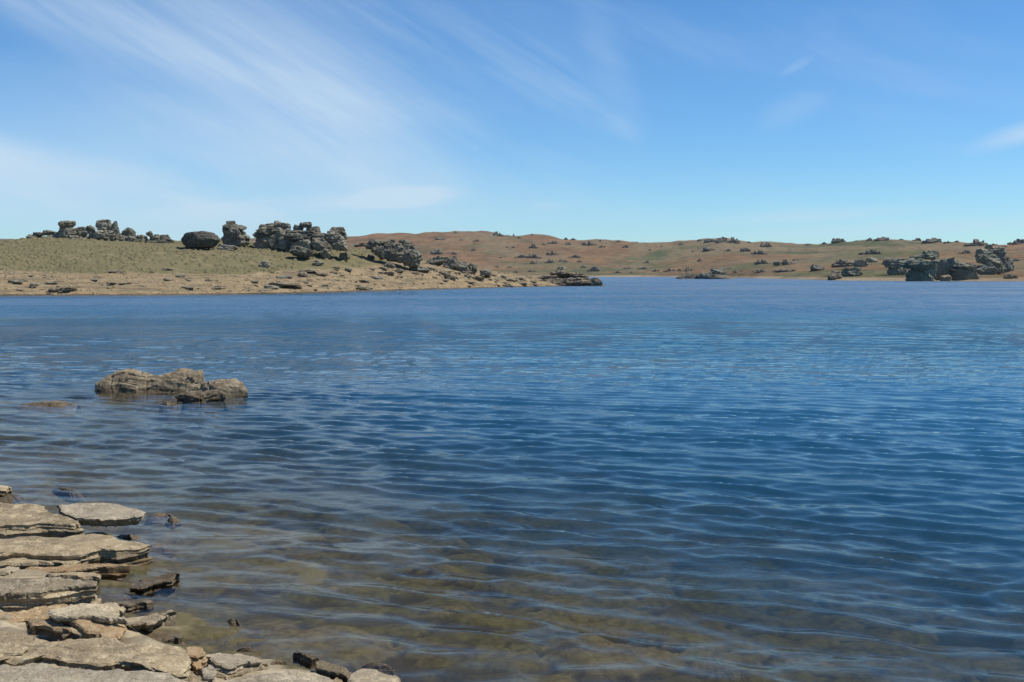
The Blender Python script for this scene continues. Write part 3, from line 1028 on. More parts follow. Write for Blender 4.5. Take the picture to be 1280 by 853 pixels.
outcrop('flat_rock', 'steep little slab leaning in the grass below the sloping tor', 'rock', [
    (470, 388, 545, 432, 0, dict(taper=.5))], Z3, fun=HEAD, yr=(95, 190), mat=ROCK_TOR, seed=16)
outcrop('flat_rock', 'small pale rock beside the foot of the steep little slab', 'rock', [
    (345, 338, 400, 366, 0, flat)], Z3, fun=HEAD, yr=(95, 190), mat=ROCK_TORL, seed=17)
outcrop('rock_outcrop', 'brown humped rocks at the very tip of the headland', 'rock outcrop', [
    (380, 486, 565, 546, 1, dict(layers=3)), (418, 508, 650, 580, -.6, dict(rnd=.7, layers=2, notch=.03)), (515, 452, 690, 505, 2.5), (660, 468, 785, 520, 2), (600, 500, 835, 574, .3), (770, 506, 884, 574, .5, dict(taper=.3)), (838, 548, 912, 580, 0, dict(taper=.4)), (395, 535, 470, 580, -.3), (560, 425, 625, 456, 4, dict(mat=ROCK_TORL))],
    Z4, Y0=178, mat=ROCK_TIP, seed=18, sink=.3)

# --- islet and the tors of the right-hand shore
outcrop('rock_islet', 'low islet of tumbled rocks standing out of the lake', 'rock islet', [
    (208, 405, 345, 450, 0, dict(mat=ROCK_TIP)), (340, 392, 452, 450, 1), (425, 368, 525, 420, 4, dict(mat=ROCK_GREEN)), (420, 408, 585, 450, 0, dict(mat=ROCK_TIP)), (475, 390, 545, 420, 3), (255, 398, 320, 430, 3, dict(mat=ROCK_BEACH))],
    Z5, Y0=395, mat=ROCK_TOR, seed=19, depth=.5)
outcrop('rock_outcrop', 'undercut tor with a jutting pale ledge at the water of the far shore', 'rock outcrop', [
    (455, 332, 690, 402, 0, dict(under=.5, rnd=.3)), (495, 398, 600, 496, .5, dict(mat=ROCK_TOR)), (588, 368, 690, 450, 1), (598, 280, 715, 335, 2), (508, 308, 650, 352, 2), (650, 328, 875, 470, 7, dict(rnd=.3, layers=3, notch=.03)), (575, 438, 690, 496, .4), (490, 440, 560, 490, -.5, dict(mat=ROCK_TOR))],
    Z6, Y0=287, mat=ROCK_GREEN, seed=20, depth=.6)
outcrop('rock_outcrop', 'low stepped rocks just left of the undercut ledge tor', 'rock outcrop', [
    (345, 338, 455, 390, 0), (380, 366, 495, 446, 0), (430, 330, 490, 372, 2)], Z6, fun=FARH, yr=(270, 420), mat=ROCK_GREEN, seed=21)
outcrop('rock_outcrop', 'tall layered tor of many slabs rising behind the far shore', 'rock outcrop', [
    (1018, 243, 1062, 272, 1), (962, 270, 1085, 356, 0, dict(layers=4)), (1035, 258, 1155, 345, 1, dict(layers=4)), (1000, 328, 1125, 380, -1), (1088, 328, 1195, 405, 1), (955, 366, 1085, 446, -2, dict(layers=3)), (1060, 365, 1150, 420, -1)],
    Z6, Y0=312, mat=ROCK_GREEN, seed=22)
outcrop('rock_outcrop', 'dark undercut rocks with pale tops between the two far shore tors', 'rock outcrop', [
    (815, 362, 955, 410, 0, dict(under=.4)), (792, 398, 945, 476, .5, dict(mat=ROCK_TOR, under=.2)), (905, 430, 990, 470, -.5, dict(mat=ROCK_BEACH))], Z6, fun=FARH, yr=(270, 420), mat=ROCK_GREEN, seed=23)
for i, (r, lab) in enumerate([
        ((66, 394, 196, 454), 'pale broken rock standing on the far strand left of the tors'),
        ((0, 414, 42, 440), 'small rock on the grass behind the pale broken rock'),
        ((-30, 438, 56, 474), 'low brown rock at the left end of the far strand'),
        ((12, 343, 124, 392), 'dark dome of rock on the slope above the pale broken rock'),
        ((138, 344, 234, 394), 'grey dome of rock beside the darker dome above the far strand'),
        ((226, 330, 302, 364), 'small grey rock capping the slope beside the two domes'),
        ((1148, 438, 1205, 472), 'small tan stone on the strand right of the layered tor'),
        ((730, 446, 800, 488), 'tan stone at the water between the far shore tors'),
        ((1195, 446, 1240, 470), 'dark pebble like boulder at the right end of the far strand')]):
    outcrop('rock_outcrop' if i < 6 else 'stone', lab, 'rock', [r], Z6, fun=FARH, yr=(262, 600), mat=(ROCK_GREEN, ROCK_TOR, ROCK_TIP, ROCK_TOR, ROCK_GREEN, ROCK_GREEN, ROCK_BEACH, ROCK_BEACH, ROCK_TIP)[i], seed=60 + i)
for i, (r, lab) in enumerate([((1052, 343, 1135, 384), 'split rock on the slope left of the far strand'), ((1192, 313, 1330, 362), 'long dark rock bank above the left end of the far strand'), ((1163, 390, 1242, 434), 'brown block beside the left end of the far strand')]):
    outcrop('rock_outcrop', lab, 'rock', [r], Z5, fun=FARH, yr=(262, 700), mat=(ROCK_TOR, ROCK_FAR, ROCK_TIP)[i], seed=75 + i)

# --- small tors strewn over the far hills: each one a thing
VAR = []
for k in range(9):
    rng = np.random.default_rng(200 + k)
    vs, fs, base = [], [], 0
    m = int(rng.integers(14, 20))
    for j in range(m):
        v, f = rock_shape(5, 300 + k * 17 + j, rnd=.5, layers=2, rough=.2, tilt=.4)
        sx = rng.uniform(.10, .30)
        cx = rng.normal(0, .42)
        hz = rng.uniform(.15, .85) * max(.15, 1.0 - abs(cx) * .85) * .8
        v = v * np.array([sx, rng.uniform(.2, .4), hz]) + np.array([cx, rng.uniform(-.5, .5), hz * .55])
        vs.append(v)
        fs.append(f + base)
        base += len(v)
    v = np.concatenate(vs)
    lo, hi = v.min(0), v.max(0)
    v[:, 0] = (v[:, 0] - (lo[0] + hi[0]) / 2) / ((hi[0] - lo[0]) / 2)
    v[:, 2] = v[:, 2] / hi[2]
    me = mesh_from('far_rock', v, np.concatenate(fs), sharp=40)
    me.materials.append(ROCK_FAR)
    VAR.append(me)

H3 = [(810, 285, 950, 335), (840, 205, 910, 232), (1100, 290, 1140, 310), (960, 168, 1010, 184), (940, 318, 1000, 338), (1010, 225, 1050, 238), (1110, 225, 1160, 245)]
H4 = [(95, 160, 165, 205), (185, 270, 215, 292), (230, 278, 258, 292), (355, 250, 425, 295), (440, 250, 480, 272), (495, 235, 600, 262), (255, 335, 345, 362), (340, 320, 445, 365), (485, 300, 570, 345), (320, 375, 440, 405), (470, 360, 540, 402),
      (620, 242, 690, 268), (745, 232, 850, 272), (860, 262, 910, 290), (605, 210, 640, 226), (650, 217, 700, 232), (860, 230, 885, 244), (725, 410, 770, 435), (780, 415, 870, 462), (1040, 425, 1110, 442), (1140, 425, 1250, 442),
      (970, 455, 1025, 473), (1070, 460, 1140, 476), (190, 418, 235, 436), (355, 440, 410, 466), (0, 440, 50, 466), (235, 180, 255, 192), (370, 185, 395, 198), (985, 233, 1030, 249), (940, 237, 958, 248), (1130, 241, 1150, 252),
      (570, 365, 640, 395), (650, 335, 730, 360), (270, 205, 305, 222), (140, 350, 165, 365), (1030, 262, 1080, 290), (1190, 380, 1230, 402), (110, 415, 140, 432), (240, 452, 280, 472), (700, 378, 740, 395)]
H5 = [(215, 205, 285, 230), (390, 235, 460, 262), (345, 190, 380, 207), (375, 184, 470, 212), (455, 168, 535, 212), (528, 168, 615, 216), (650, 202, 685, 217), (740, 205, 850, 240), (1010, 216, 1055, 231), (1110, 208, 1150, 223), (1180, 178, 1268, 214),
      (600, 240, 680, 265), (690, 250, 780, 285), (710, 305, 800, 345), (820, 310, 960, 350), (350, 300, 380, 330), (145, 365, 215, 390), (225, 370, 255, 389), (275, 360, 330, 389), (425, 358, 560, 385), (570, 372, 630, 396),
      (690, 372, 800, 396), (820, 370, 980, 393), (70, 370, 120, 391), (0, 358, 60, 376), (312, 260, 332, 271), (125, 228, 145, 240), (50, 248, 68, 262), (935, 308, 985, 325), (520, 250, 560, 268)]
H6 = [(0, 195, 85, 226), (150, 212, 172, 224), (225, 192, 265, 220), (275, 185, 375, 217), (450, 204, 490, 214), (540, 195, 590, 214), (595, 190, 720, 230), (745, 218, 800, 234), (820, 214, 850, 230), (880, 195, 1040, 252), (1040, 235, 1110, 250),
      (1180, 196, 1290, 242), (190, 270, 320, 306), (850, 275, 920, 306), (1130, 250, 1170, 262), (1190, 335, 1280, 352)]
rr = random.Random(5)
for Z, L in ((Z3, H3), (Z4, H4), (Z5, H5), (Z6, H6)):
    for (x0, y0, x1, y1) in L:
        x0, x1 = Z[0] + x0 / Z[2], Z[0] + x1 / Z[2]
        y0, y1 = Z[1] + y0 / Z[2], Z[1] + y1 / Z[2]
        cx = (x0 + x1) / 2
        gx, gy, gz = hit(FARH, cx, y1, 262, 1300, 900)
        crest = float(np.interp(cx, *np.array(FAR_CREST, float).T))
        sky = gy > crest - 130
        if sky:
            gy = min(gy, crest)
            gx = ray(cx, y1)[0] / ray(cx, y1)[1] * gy
            gz = float(FARH(np.array([gx]), np.array([gy]))[0])
        hw = (x1 - x0) / 2 / F * gy
        zt = at_y(cx, y0, gy)[2]
        zh = max(zt - gz, hw * .25)
        o = link('rock_outcrop', rr.choice(VAR), None, loc=(gx, gy, gz))
        o.scale = (hw * 1.1 * rr.choice((-1, 1)), hw * rr.uniform(.7, 1.0), zh * .8)
        wpx, hpx = x1 - x0, y1 - y0
        size = 'long low' if wpx > 14 and hpx < wpx * .33 else 'broad' if wpx > 14 else 'middling' if wpx > 8 else 'tiny'
        zone = 'on the skyline of the far hills' if sky else 'at the foot of the far hills' if y1 > 328 else 'high on the far hills' if y1 < 308 else 'half way up the far hills'
        marks = [(455, 'beyond the largest tor'), (530, 'beyond the sloping tor'), (640, "beyond the headland's neck"), (755, "beyond the headland's tip"), (845, 'between headland and islet'), (925, 'beyond the islet'), (985, 'between islet and split rock'), (1050, 'above the split rock'), (1115, 'above the pale broken rock'), (1165, 'beyond the undercut tor'), (1215, 'between the far shore tors'), (9999, 'beyond the tall layered tor')]
        tag(o, f'{size} dark outcrop {zone}, ' + next(t for lim, t in marks if cx < lim), 'rock outcrop', 'dark outcrops on the far hills')

# --- flat slabs lying on the strand of the headland
SLAB = []
for k in range(10):
    v, f = rock_shape(8, 500 + k, rnd=.3, cuts=6, layers=2.2, lay_amp=.2, rough=.16, notch=.08, tilt=.1)
    me = mesh_from('slab', v * .5 + np.array([0, 0, .5]), f, sharp=35)
    me.materials.append(ROCK_BEACH)
    SLAB.append(me)
SLAB_PALE = []
for me in SLAB[:4]:
    m2 = me.copy()
    m2.materials.clear()
    m2.materials.append(ROCK_TORL)
    SLAB_PALE.append(m2)
spots = [(18, 354, 20, 5), (44, 357, 15, 4), (68, 364, 18, 5), (85, 364, 22, 6), (28, 352, 12, 4), (62, 368, 8, 3), (145, 341, 22, 3), (210, 338, 14, 3), (352, 359, 40, 7), (340, 361, 22, 5), (368, 360, 22, 6), (270, 362, 14, 4),
         (272, 360, 8, 3), (225, 347, 16, 4), (318, 353, 12, 3), (355, 348, 24, 4), (385, 341, 26, 5), (400, 344, 22, 4), (378, 346, 14, 7), (435, 339, 10, 5), (420, 336, 12, 3), (520, 343, 10, 4), (487, 344, 14, 5), (500, 341, 12, 5), (555, 345, 16, 6), (562, 349, 14, 7),
         (585, 347, 10, 5), (572, 343, 10, 3), (597, 350, 9, 6), (610, 346, 10, 4), (630, 348, 9, 4), (640, 352, 10, 4), (650, 350, 10, 4), (655, 356, 12, 4), (632, 358, 8, 3), (470, 349, 20, 4), (455, 352, 18, 3), (480, 337, 12, 4), (540, 338, 14, 4), (505, 363, 12, 2)]
rs = random.Random(21)
for _ in range(95):
    px = rs.uniform(0, 690) if rs.random() < .3 else rs.uniform(380, 700)
    lo = float(np.interp(px, [0, 400, 480, 560, 690], [343, 338, 336, 340, 349]))
    hi = float(np.interp(px, [0, 200, 400, 500, 600, 690], [370, 369, 366, 363, 360, 357.5])) - .8
    w = rs.uniform(4, 12) * (1 if rs.random() < .8 else 1.7)
    spots.append((px, rs.uniform(lo, hi), w, w * rs.uniform(.10, .22)))
for i, (px, py, w, h) in enumerate(spots):
    gx, gy, gz = hit(HEAD, px, py, 94, 200, 700)
    pale = rs.random() < .22
    o = link('flat_rock', rs.choice(SLAB_PALE if pale else SLAB), None, loc=(gx, gy, gz - .08))
    W = w / F * gy
    o.scale = (W, W * rs.uniform(.5, .8), h * .75 / F * gy + .09)
    o.rotation_euler = (rs.uniform(-.06, .06), rs.uniform(-.08, .08), rs.uniform(-.35, .35))
    wl = float(np.interp(px, [0, 200, 400, 500, 600, 690], [370, 369, 366, 363, 360, 357.5]))
    where = "at the water's edge" if py > wl - 5 else 'just below the grass' if py < wl - 19 else 'on the open strand'
    below = next(t for lim, t in [(120, 'below the flat capped stack'), (215, 'below the broken end of the long tor'), (285, 'below the lone boulder'), (345, 'below the squat stack'), (435, 'below the largest tor'), (530, 'below the sloping tor'), (600, 'below the low rounded tor'), (999, 'near the headland tip')] if px < lim)
    size = 'wide' if w > 13 else 'small' if w < 7 else 'middling'
    tag(o, f"{size} {'pale' if pale else 'brown'} flat rock {where} {below}", 'rock', 'flat rocks on the strand of the headland')


# ------------------------------------------------------------------ near shore: layered slabs
def resample(poly, n):
    p = np.vstack([poly, poly[:1]])
    seg = np.linalg.norm(np.diff(p, axis=0), axis=1)
    c = np.concatenate([[0], np.cumsum(seg)])
    t = np.linspace(0, c[-1], n, endpoint=False)
    return np.stack([np.interp(t, c, p[:, 0]), np.interp(t, c, p[:, 1])], 1)


def slab_mesh(out2, plane, thick, seed, n=150, K=22, jag=.018, relief=.012, under=.25, top=True, edge=.010, dome=0.0):
    """a plate with a broken rim. out2: outline in plan; plane(x, y) -> top height"""
    o = resample(np.asarray(out2, float), n)
    area = np.sum(o[:, 0] * np.roll(o[:, 1], -1) - np.roll(o[:, 0], -1) * o[:, 1])
    if area < 0:
        o = o[::-1]
    c = o.mean(0)
    tan = np.roll(o, -1, 0) - np.roll(o, 1, 0)
    tan /= np.linalg.norm(tan, axis=1, keepdims=True)
    nor = np.stack([tan[:, 1], -tan[:, 0]], 1)
    j = fbm(o[:, 0] * 5, o[:, 1] * 5, seed=seed, octv=5, gain=.62) * 2 * jag * 1.5 + (vnoise(o[:, 0] * 9, o[:, 1] * 9, seed=seed + 2) > .6) * jag * -.7
    o = o + nor * j[:, None]
    rings = []
    K = K if top else 4
    for r in 1 - (1 - np.linspace(0, 1, K + 1)[1:]) ** 1.25:
        xy = c + (o - c) * r
        x, y = xy[:, 0], xy[:, 1]
        z = plane(x, y)
        fl = fbm(x * 3.2, y * 5.2, seed=seed + 5, octv=4)
        st = fl * 7
        f = st - np.floor(st)
        z = z + relief * (1.6 * (np.floor(st) + sstep(.72, 1, f)) / 7 * 4 * .5 + 1.2 * fbm(x * 1.7, y * 1.7, seed=seed + 7) * 2)
        z = z + .006 * fbm(x * 22, y * 26, seed=seed + 8, octv=3)
        z = z - edge * sstep(.88, 1.0, r) ** 2 - dome * r ** 2.2
        rings.append(np.stack([x, y, z], 1))
    rim = rings[-1]
    M = max(4, int(thick / .011))
    for q in range(1, M + 1):
        f = q / M
        zz = rim[:, 2] - thick * f
        lay = f * thick / .022 + .9 * fbm(o[:, 0] * 2.2, o[:, 1] * 2.2, seed=seed + 11) * 2
        kk = np.floor(lay)
        fr = lay - kk
        w = _h(kk, np.floor(o[:, 0] * 3.0 + kk * .31), np.floor(o[:, 1] * 3.0), seed + 13) - .5
        off = .030 * w - .010 * np.exp(-(np.minimum(fr, 1 - fr) / .18) ** 2) + .018 * fbm(o[:, 0] * 9, o[:, 1] * 9, zz * 20, seed + 15)
        off = off * min(1, thick / .07) - under * thick * f ** 1.3
        rings.append(np.stack([o[:, 0] + nor[:, 0] * off, o[:, 1] + nor[:, 1] * off, zz], 1))
    R = len(rings)
    V = np.concatenate([[[c[0], c[1], rings[0][:, 2].mean()]]] + rings + [[[c[0], c[1], rings[-1][:, 2].mean()]]])
    a = np.arange(n)
    b = (a + 1) % n
    quads = [np.stack([1 + k * n + a, 1 + (k + 1) * n + a, 1 + (k + 1) * n + b, 1 + k * n + b], 1) for k in range(R - 1)]
    ev = np.arange(0, n, 2)
    e1, e2 = (ev + 1) % n, (ev + 2) % n
    capt = np.stack([np.zeros(len(ev), int), 1 + ev, 1 + e1, 1 + e2], 1)
    last = 1 + (R - 1) * n
    capb = np.stack([np.full(len(ev), last + n), last + e2, last + e1, last + ev], 1)
    return V, np.concatenate(quads + [capt, capb])


def slab(label, outline, zoom, z0, thick, seed, slope=(-.03, .02), mat=None, layers=1, under=.2, K=22, n=150, grow=.03, name='flat_rock', cat='rock slab', jag=.026, relief=.012, mats=None, deep=False):
    """a thing: one plate, or a stack of thin plates (rock_layer parts)"""
    thick = .20 if deep else thick
    z0 = z0 - .004 if deep else z0
    ox, oy, s = zoom
    pix = [(ox + x / s, oy + y / s) for x, y in outline]
    c = np.mean([on_z(px, py, z0)[:2] for px, py in pix], 0)
    plane = lambda x, y: z0 + slope[0] * (x - c[0]) + slope[1] * (y - c[1])
    pts = []
    for px, py in pix:
        z = z0
        for _ in range(6):
            p = on_z(px, py, z)
            z = plane(p[0], p[1])
        pts.append(p[:2])
    pts = np.array(pts)
    mat = mat or ROCK_NEAR
    org = np.array([c[0], c[1], z0 - thick])
    if layers == 1:
        V, Fc = slab_mesh(pts, plane, thick, seed, n=n, K=K, under=under, jag=jag, relief=relief, dome=.06 if deep else 0)
        o = link(name, mesh_from(name, V - org, Fc, sharp=42), mat, loc=tuple(org))
        return tag(o, label, cat)
    root = tag(empty(name, tuple(org)), label, cat)
    rng = np.random.default_rng(seed)
    cuts = np.sort(np.concatenate([[0], np.cumsum(rng.uniform(.6, 1.4, layers))]))
    cuts = cuts / cuts[-1] * thick
    cc = pts.mean(0)
    for k in range(layers):
        gdx, gdy = rng.uniform(-1, 1, 2) * .02
        sc = 1 + (grow * rng.uniform(-1.0, .9) if k else 0)
        pk = cc + (pts - cc) * np.array([1 + (sc - 1) * .4, sc]) + (np.array([gdx, gdy]) if k else 0)
        top = cuts[k]
        V, Fc = slab_mesh(pk, lambda x, y: plane(x, y) - top, (cuts[k + 1] - cuts[k]) * .99, seed + k * 17, n=n, K=K, top=(k == 0), under=.12, jag=jag, relief=relief if k == 0 else .004)
        link('rock_layer' if k else 'top_plate', mesh_from('rock_layer', V - org, Fc, sharp=42), (mats[k] if mats else mat), root)
    return root


N8 = (0, 590, 3.242)
N4 = (200, 690, 4.0)
N5 = (0, 740, 4.923)
slab('pale slab tilted over the water with a deep black gap beneath it', [(228, 130), (300, 123), (420, 122), (500, 132), (560, 148), (592, 163), (578, 178), (500, 188), (420, 192), (345, 186), (285, 166), (238, 150)], N8, .25, .075, 11, slope=(-.05, .05), under=.9, mat=ROCK_PALE)
slab('thick layered ledge of rock beside the tilted pale slab', [(-60, 140), (0, 134), (110, 131), (180, 139), (226, 163), (300, 185), (338, 205), (300, 212), (180, 205), (60, 212), (-60, 225)], N8, .24, .22, 12, layers=4, grow=.10, mat=ROCK_NEAR, slope=(-.04, .10))
slab('broad pale topped ledge pointing into the water, cracked along its front', [(-60, 285), (0, 275), (60, 262), (200, 262), (330, 245), (450, 250), (540, 278), (612, 290), (560, 304), (470, 318), (400, 312), (330, 330), (200, 335), (100, 325), (-60, 335)], N8, .15, .15, 13, layers=3, grow=.07, slope=(-.05, .04))
slab('grey block of layered rock under the broad ledge', [(-60, 352), (0, 346), (120, 345), (230, 350), (340, 352), (300, 366), (160, 372), (0, 378), (-60, 380)], N8, .09, .10, 14, layers=2, slope=(-.02, .04))
slab('short thick slab end with a dark gap below', [(-60, 382), (0, 378), (60, 372), (92, 380), (62, 400), (0, 404), (-60, 410)], N8, .12, .09, 15, slope=(-.02, .05), under=.5)
slab('narrow tan ledge running out to a thin dark point in the water', [(70, 392), (110, 378), (230, 372), (342, 366), (430, 372), (520, 376), (430, 384), (360, 386), (230, 398), (120, 410), (75, 412)], N8, .08, .10, 16, layers=2, slope=(-.05, .05), mat=ROCK_RUST)
slab('small dark plate end sticking out above the split ledge', [(180, 414), (300, 408), (405, 412), (405, 424), (300, 420), (190, 424)], N8, .10, .05, 17, mat=ROCK_NEAR)
slab('thick split ledge with a square end and stepped cracked front', [(-60, 438), (0, 433), (120, 432), (230, 421), (330, 424), (396, 432), (390, 452), (300, 466), (180, 486), (60, 492), (-60, 495)], N8, .21, .20, 18, layers=5, grow=.09, slope=(-.02, .16))
slab('tan ledge of broken rock beneath the split ledge', [(-60, 570), (0, 562), (60, 560), (160, 545), (270, 535), (280, 560), (190, 585), (90, 600), (-60, 635)], N8, .10, .14, 19, mat=ROCK_RUST, slope=(-.02, .05))
slab('thin flat grey slab with a rust coloured edge', [(268, 533), (330, 525), (450, 525), (525, 543), (505, 562), (440, 566), (340, 556), (272, 550)], N8, .19, .05, 20, mat=ROCK_PALE, slope=(-.03, .06), under=.5)
slab('large loose plate with a bare orange lower half', [(190, 562), (280, 547), (400, 556), (470, 578), (520, 608), (510, 640), (492, 664), (440, 674), (385, 664), (340, 640), (260, 608), (205, 585)], N8, .205, .05, 21, mat=ROCK_RUST, slope=(-.03, .09), under=.5)
slab('grey plate lying on the orange plate beside the flat slab', [(192, 560), (282, 546), (400, 554), (478, 578), (520, 606), (470, 606), (380, 596), (290, 592), (225, 588)], N8, .232, .022, 22, mat=ROCK_PALE, slope=(-.03, .09), under=.4)
slab('brown curved rock edge beside the orange plate', [(98, 602), (130, 592), (190, 594), (250, 610), (292, 640), (250, 640), (180, 634), (115, 628)], N8, .185, .06, 23, mat=ROCK_RUST, slope=(-.02, .2), under=.6)
slab('small pale chip under the rim of the orange plate', [(325, 652), (345, 645), (372, 650), (375, 660), (350, 668), (330, 664)], N8, .165, .03, 24, mat=ROCK_PALE, n=60, K=8)
slab('pale wet slab half under water behind the flat grey slab', [(452, 526), (490, 517), (548, 514), (620, 520), (560, 536), (520, 545), (470, 534)], N8, .045, .06, 25, mat=ROCK_NEAR, slope=(-.06, .02))
slab('curved broken slab rising to a dark point at the water', [(475, 586), (540, 582), (600, 572), (640, 560), (725, 553), (690, 575), (640, 592), (628, 610), (560, 622), (510, 626), (500, 604)], N8, .12, .06, 26, mat=ROCK_NEAR, slope=(.02, .06), under=.7)
slab('pale layered rock at the water below the curved slab', [(520, 650), (600, 622), (700, 612), (735, 630), (735, 668), (650, 680), (560, 685)], N8, .05, .09, 27, layers=2, mat=ROCK_NEAR, slope=(-.06, .02))
slab('thin dark slab sticking up out of the water off the ledges', [(520, 462), (560, 432), (640, 414), (700, 400), (732, 404), (705, 424), (640, 440), (570, 464)], N8, .055, .09, 28, mat=ROCK_WET, slope=(.05, .05), under=.5)
slab('wet slab awash beside the end of the split ledge', [(385, 505), (440, 488), (520, 480), (590, 476), (520, 494), (450, 510), (395, 518)], N8, .018, .06, 29, mat=ROCK_WET, slope=(-.03, .0), under=-.6, deep=True)
slab('dark rust coloured rock awash at the upper end of the shore', [(-40, 70), (0, 62), (50, 66), (105, 78), (90, 95), (30, 100), (-40, 100)], N8, .05, .10, 30, mat=ROCK_WET, slope=(-.05, .02), under=-.6, deep=True)
slab('pale rock edge at the top of the shore beyond the layered ledge', [(-40, 55), (0, 50), (45, 62), (20, 70), (-40, 74)], N8, .10, .12, 31, mat=ROCK_NEAR, slope=(-.08, .0))
slab('low stone edge between the rusty rock and the layered ledge', [(-40, 122), (0, 118), (45, 124), (60, 130), (0, 134), (-40, 136)], N8, .12, .12, 32, mat=ROCK_NEAR)
slab('brown drowned slab with its back just above the water', [(212, 56), (240, 50), (280, 60), (330, 68), (335, 76), (280, 76), (225, 68)], N8, .022, .07, 33, mat=ROCK_WET, n=90, K=10, under=-.6, deep=True)
slab('narrow wet rock awash off the point of the tilted slab', [(592, 160), (640, 155), (720, 160), (735, 168), (660, 170), (600, 170)], N8, .025, .07, 34, mat=ROCK_WET, n=90, K=10, under=-.6, deep=True)
slab('small dark stone awash off the tilted slab', [(668, 178), (690, 172), (722, 174), (735, 182), (700, 190), (675, 188)], N8, .035, .07, 35, mat=ROCK_WET, n=80, K=8, name='stone', cat='stone', under=-.6, deep=True)
slab('thin wet plate in the water between the two upper ledges', [(440, 250), (480, 240), (530, 246), (560, 250), (600, 256), (540, 266), (470, 266)], N8, .03, .06, 36, mat=ROCK_WET, n=90, K=10, under=-.6, deep=True)
slab('low wet ledge trailing off the point of the broad ledge', [(590, 290), (640, 276), (690, 278), (700, 286), (640, 296), (600, 300)], N8, .02, .06, 37, mat=ROCK_WET, n=90, K=10, under=-.6, deep=True)
# the big bare shelves in front
slab('broad weathered rock shelf with a long dark crack along its front', [(-80, 640), (0, 636), (60, 650), (120, 668), (190, 686), (330, 672), (450, 680), (530, 698), (640, 690), (760, 706), (772, 745), (775, 785), (742, 828), (690, 800), (560, 790), (400, 778), (280, 770), (165, 752), (60, 782), (0, 762), (-80, 783)], N8, .222, .20, 41, layers=2, slope=(-.035, .02), n=260, K=40, relief=.016)
slab('wide tan rock shelf in front of the long dark crack', [(-80, 786), (0, 766), (60, 785), (165, 756), (280, 778), (400, 786), (560, 798), (688, 808), (738, 838), (790, 853), (800, 920), (600, 960), (300, 980), (-80, 980)], N8, .225, .25, 42, layers=2, slope=(-.03, .02), n=260, K=40, relief=.016, mats=[ROCK_PALE, ROCK_NEAR])
slab('raised grey lump of rock at the back of the rock shelf', [(-60, 690), (0, 682), (60, 688), (110, 712), (90, 728), (0, 736), (-60, 740)], N8, .265, .09, 43, mat=ROCK_NEAR, slope=(-.06, .08))
slab('thin plate flaking off the shelf behind the long crack', [(70, 686), (150, 690), (215, 694), (190, 706), (140, 716), (90, 704)], N8, .25, .03, 44, mat=ROCK_NEAR, n=90, K=10)
for i, (o2, lab) in enumerate([
        ([(756, 712), (790, 702), (828, 712), (832, 738), (800, 748), (770, 735)], 'rounded orange stone uppermost in the rubble at the shelf end'),
        ([(770, 756), (800, 750), (835, 762), (830, 786), (790, 790), (772, 776)], 'tan stone in the middle of the rubble at the shelf end'),
        ([(806, 790), (850, 778), (880, 800), (860, 826), (820, 820)], 'pale angular stone beside the low slab in the rubble'),
        ([(752, 800), (790, 796), (812, 815), (790, 832), (756, 826)], 'brown stone wedged at the end of the long crack'),
        ([(770, 838), (810, 828), (850, 838), (840, 862), (790, 866)], 'small olive stone lowest in the rubble at the shelf end')]):
    slab(lab, o2, N8, .17 - .012 * i, .11, 50 + i, mat=(ROCK_RUST, ROCK_RUST, ROCK_PALE, ROCK_NEAR, ROCK_NEAR)[i], n=80, K=10, name='stone', cat='stone', under=.1)
slab('low pale slab at the water next to the rubble stones', [(240, 512), (290, 502), (335, 496), (430, 506), (500, 520), (512, 544), (420, 566), (350, 574), (285, 560), (250, 538)], N4, .13, .12, 56, mat=ROCK_PALE, slope=(-.06, .03))
slab('long pale tongue of rock under the low pale slab, ending in a wet dark tip', [(190, 580), (260, 572), (400, 585), (470, 568), (545, 560), (470, 588), (415, 606), (320, 628), (230, 612)], N4, .09, .10, 57, mat=ROCK_NEAR, slope=(-.05, .03))
slab('thin dark plate lifted over the water off the low pale slab', [(508, 548), (560, 530), (648, 512), (640, 526), (590, 546), (540, 566)], N4, .085, .035, 58, mat=ROCK_WET, slope=(.04, .05), n=90, K=10, under=-.6, deep=True)
slab('long low pale shelf along the water in front', [(230, 648), (330, 634), (460, 622), (600, 612), (740, 590), (800, 596), (852, 612), (868, 660), (860, 720), (600, 760), (240, 740)], N4, .11, .15, 59, mat=ROCK_PALE, slope=(-.04, .03), K=28)
slab('dark brown plank of rock tipped up beside the long low shelf', [(778, 528), (800, 528), (880, 556), (945, 586), (962, 604), (942, 626), (880, 606), (800, 578), (768, 568)], N4, .10, .05, 60, mat=ROCK_WET, slope=(.02, .25), under=.4)
slab('rounded pale rock at the near end of the shore in the water', [(945, 640), (965, 595), (1010, 576), (1090, 572), (1150, 588), (1188, 616), (1170, 650), (1100, 690), (980, 690)], N4, .085, .13, 61, mat=ROCK_PALE, slope=(-.03, .05))
slab('small split rock beside the rounded pale rock', [(855, 640), (880, 612), (930, 625), (945, 650), (920, 690), (870, 690)], N4, .07, .10, 62, mat=ROCK_NEAR, n=80, K=10, name='stone', cat='stone')
slab('brown drowned slab close off the low pale slab', [(358, 462), (400, 458), (480, 474), (540, 484), (600, 492), (500, 500), (420, 494), (365, 486)], N4, .02, .06, 63, mat=ROCK_WET, n=100, K=10, under=-.6, deep=True)
slab('thin dark blade of rock breaking the water', [(662, 476), (690, 476), (740, 496), (785, 520), (740, 514), (680, 492)], N4, .05, .05, 64, mat=ROCK_WET, n=90, K=8)
slab('small black rock washed by spray off the shore', [(318, 322), (350, 318), (400, 334), (425, 346), (380, 352), (335, 342)], N4, .03, .07, 65, mat=ROCK_WET, n=80, K=8, name='stone', cat='stone', under=-.6, deep=True)
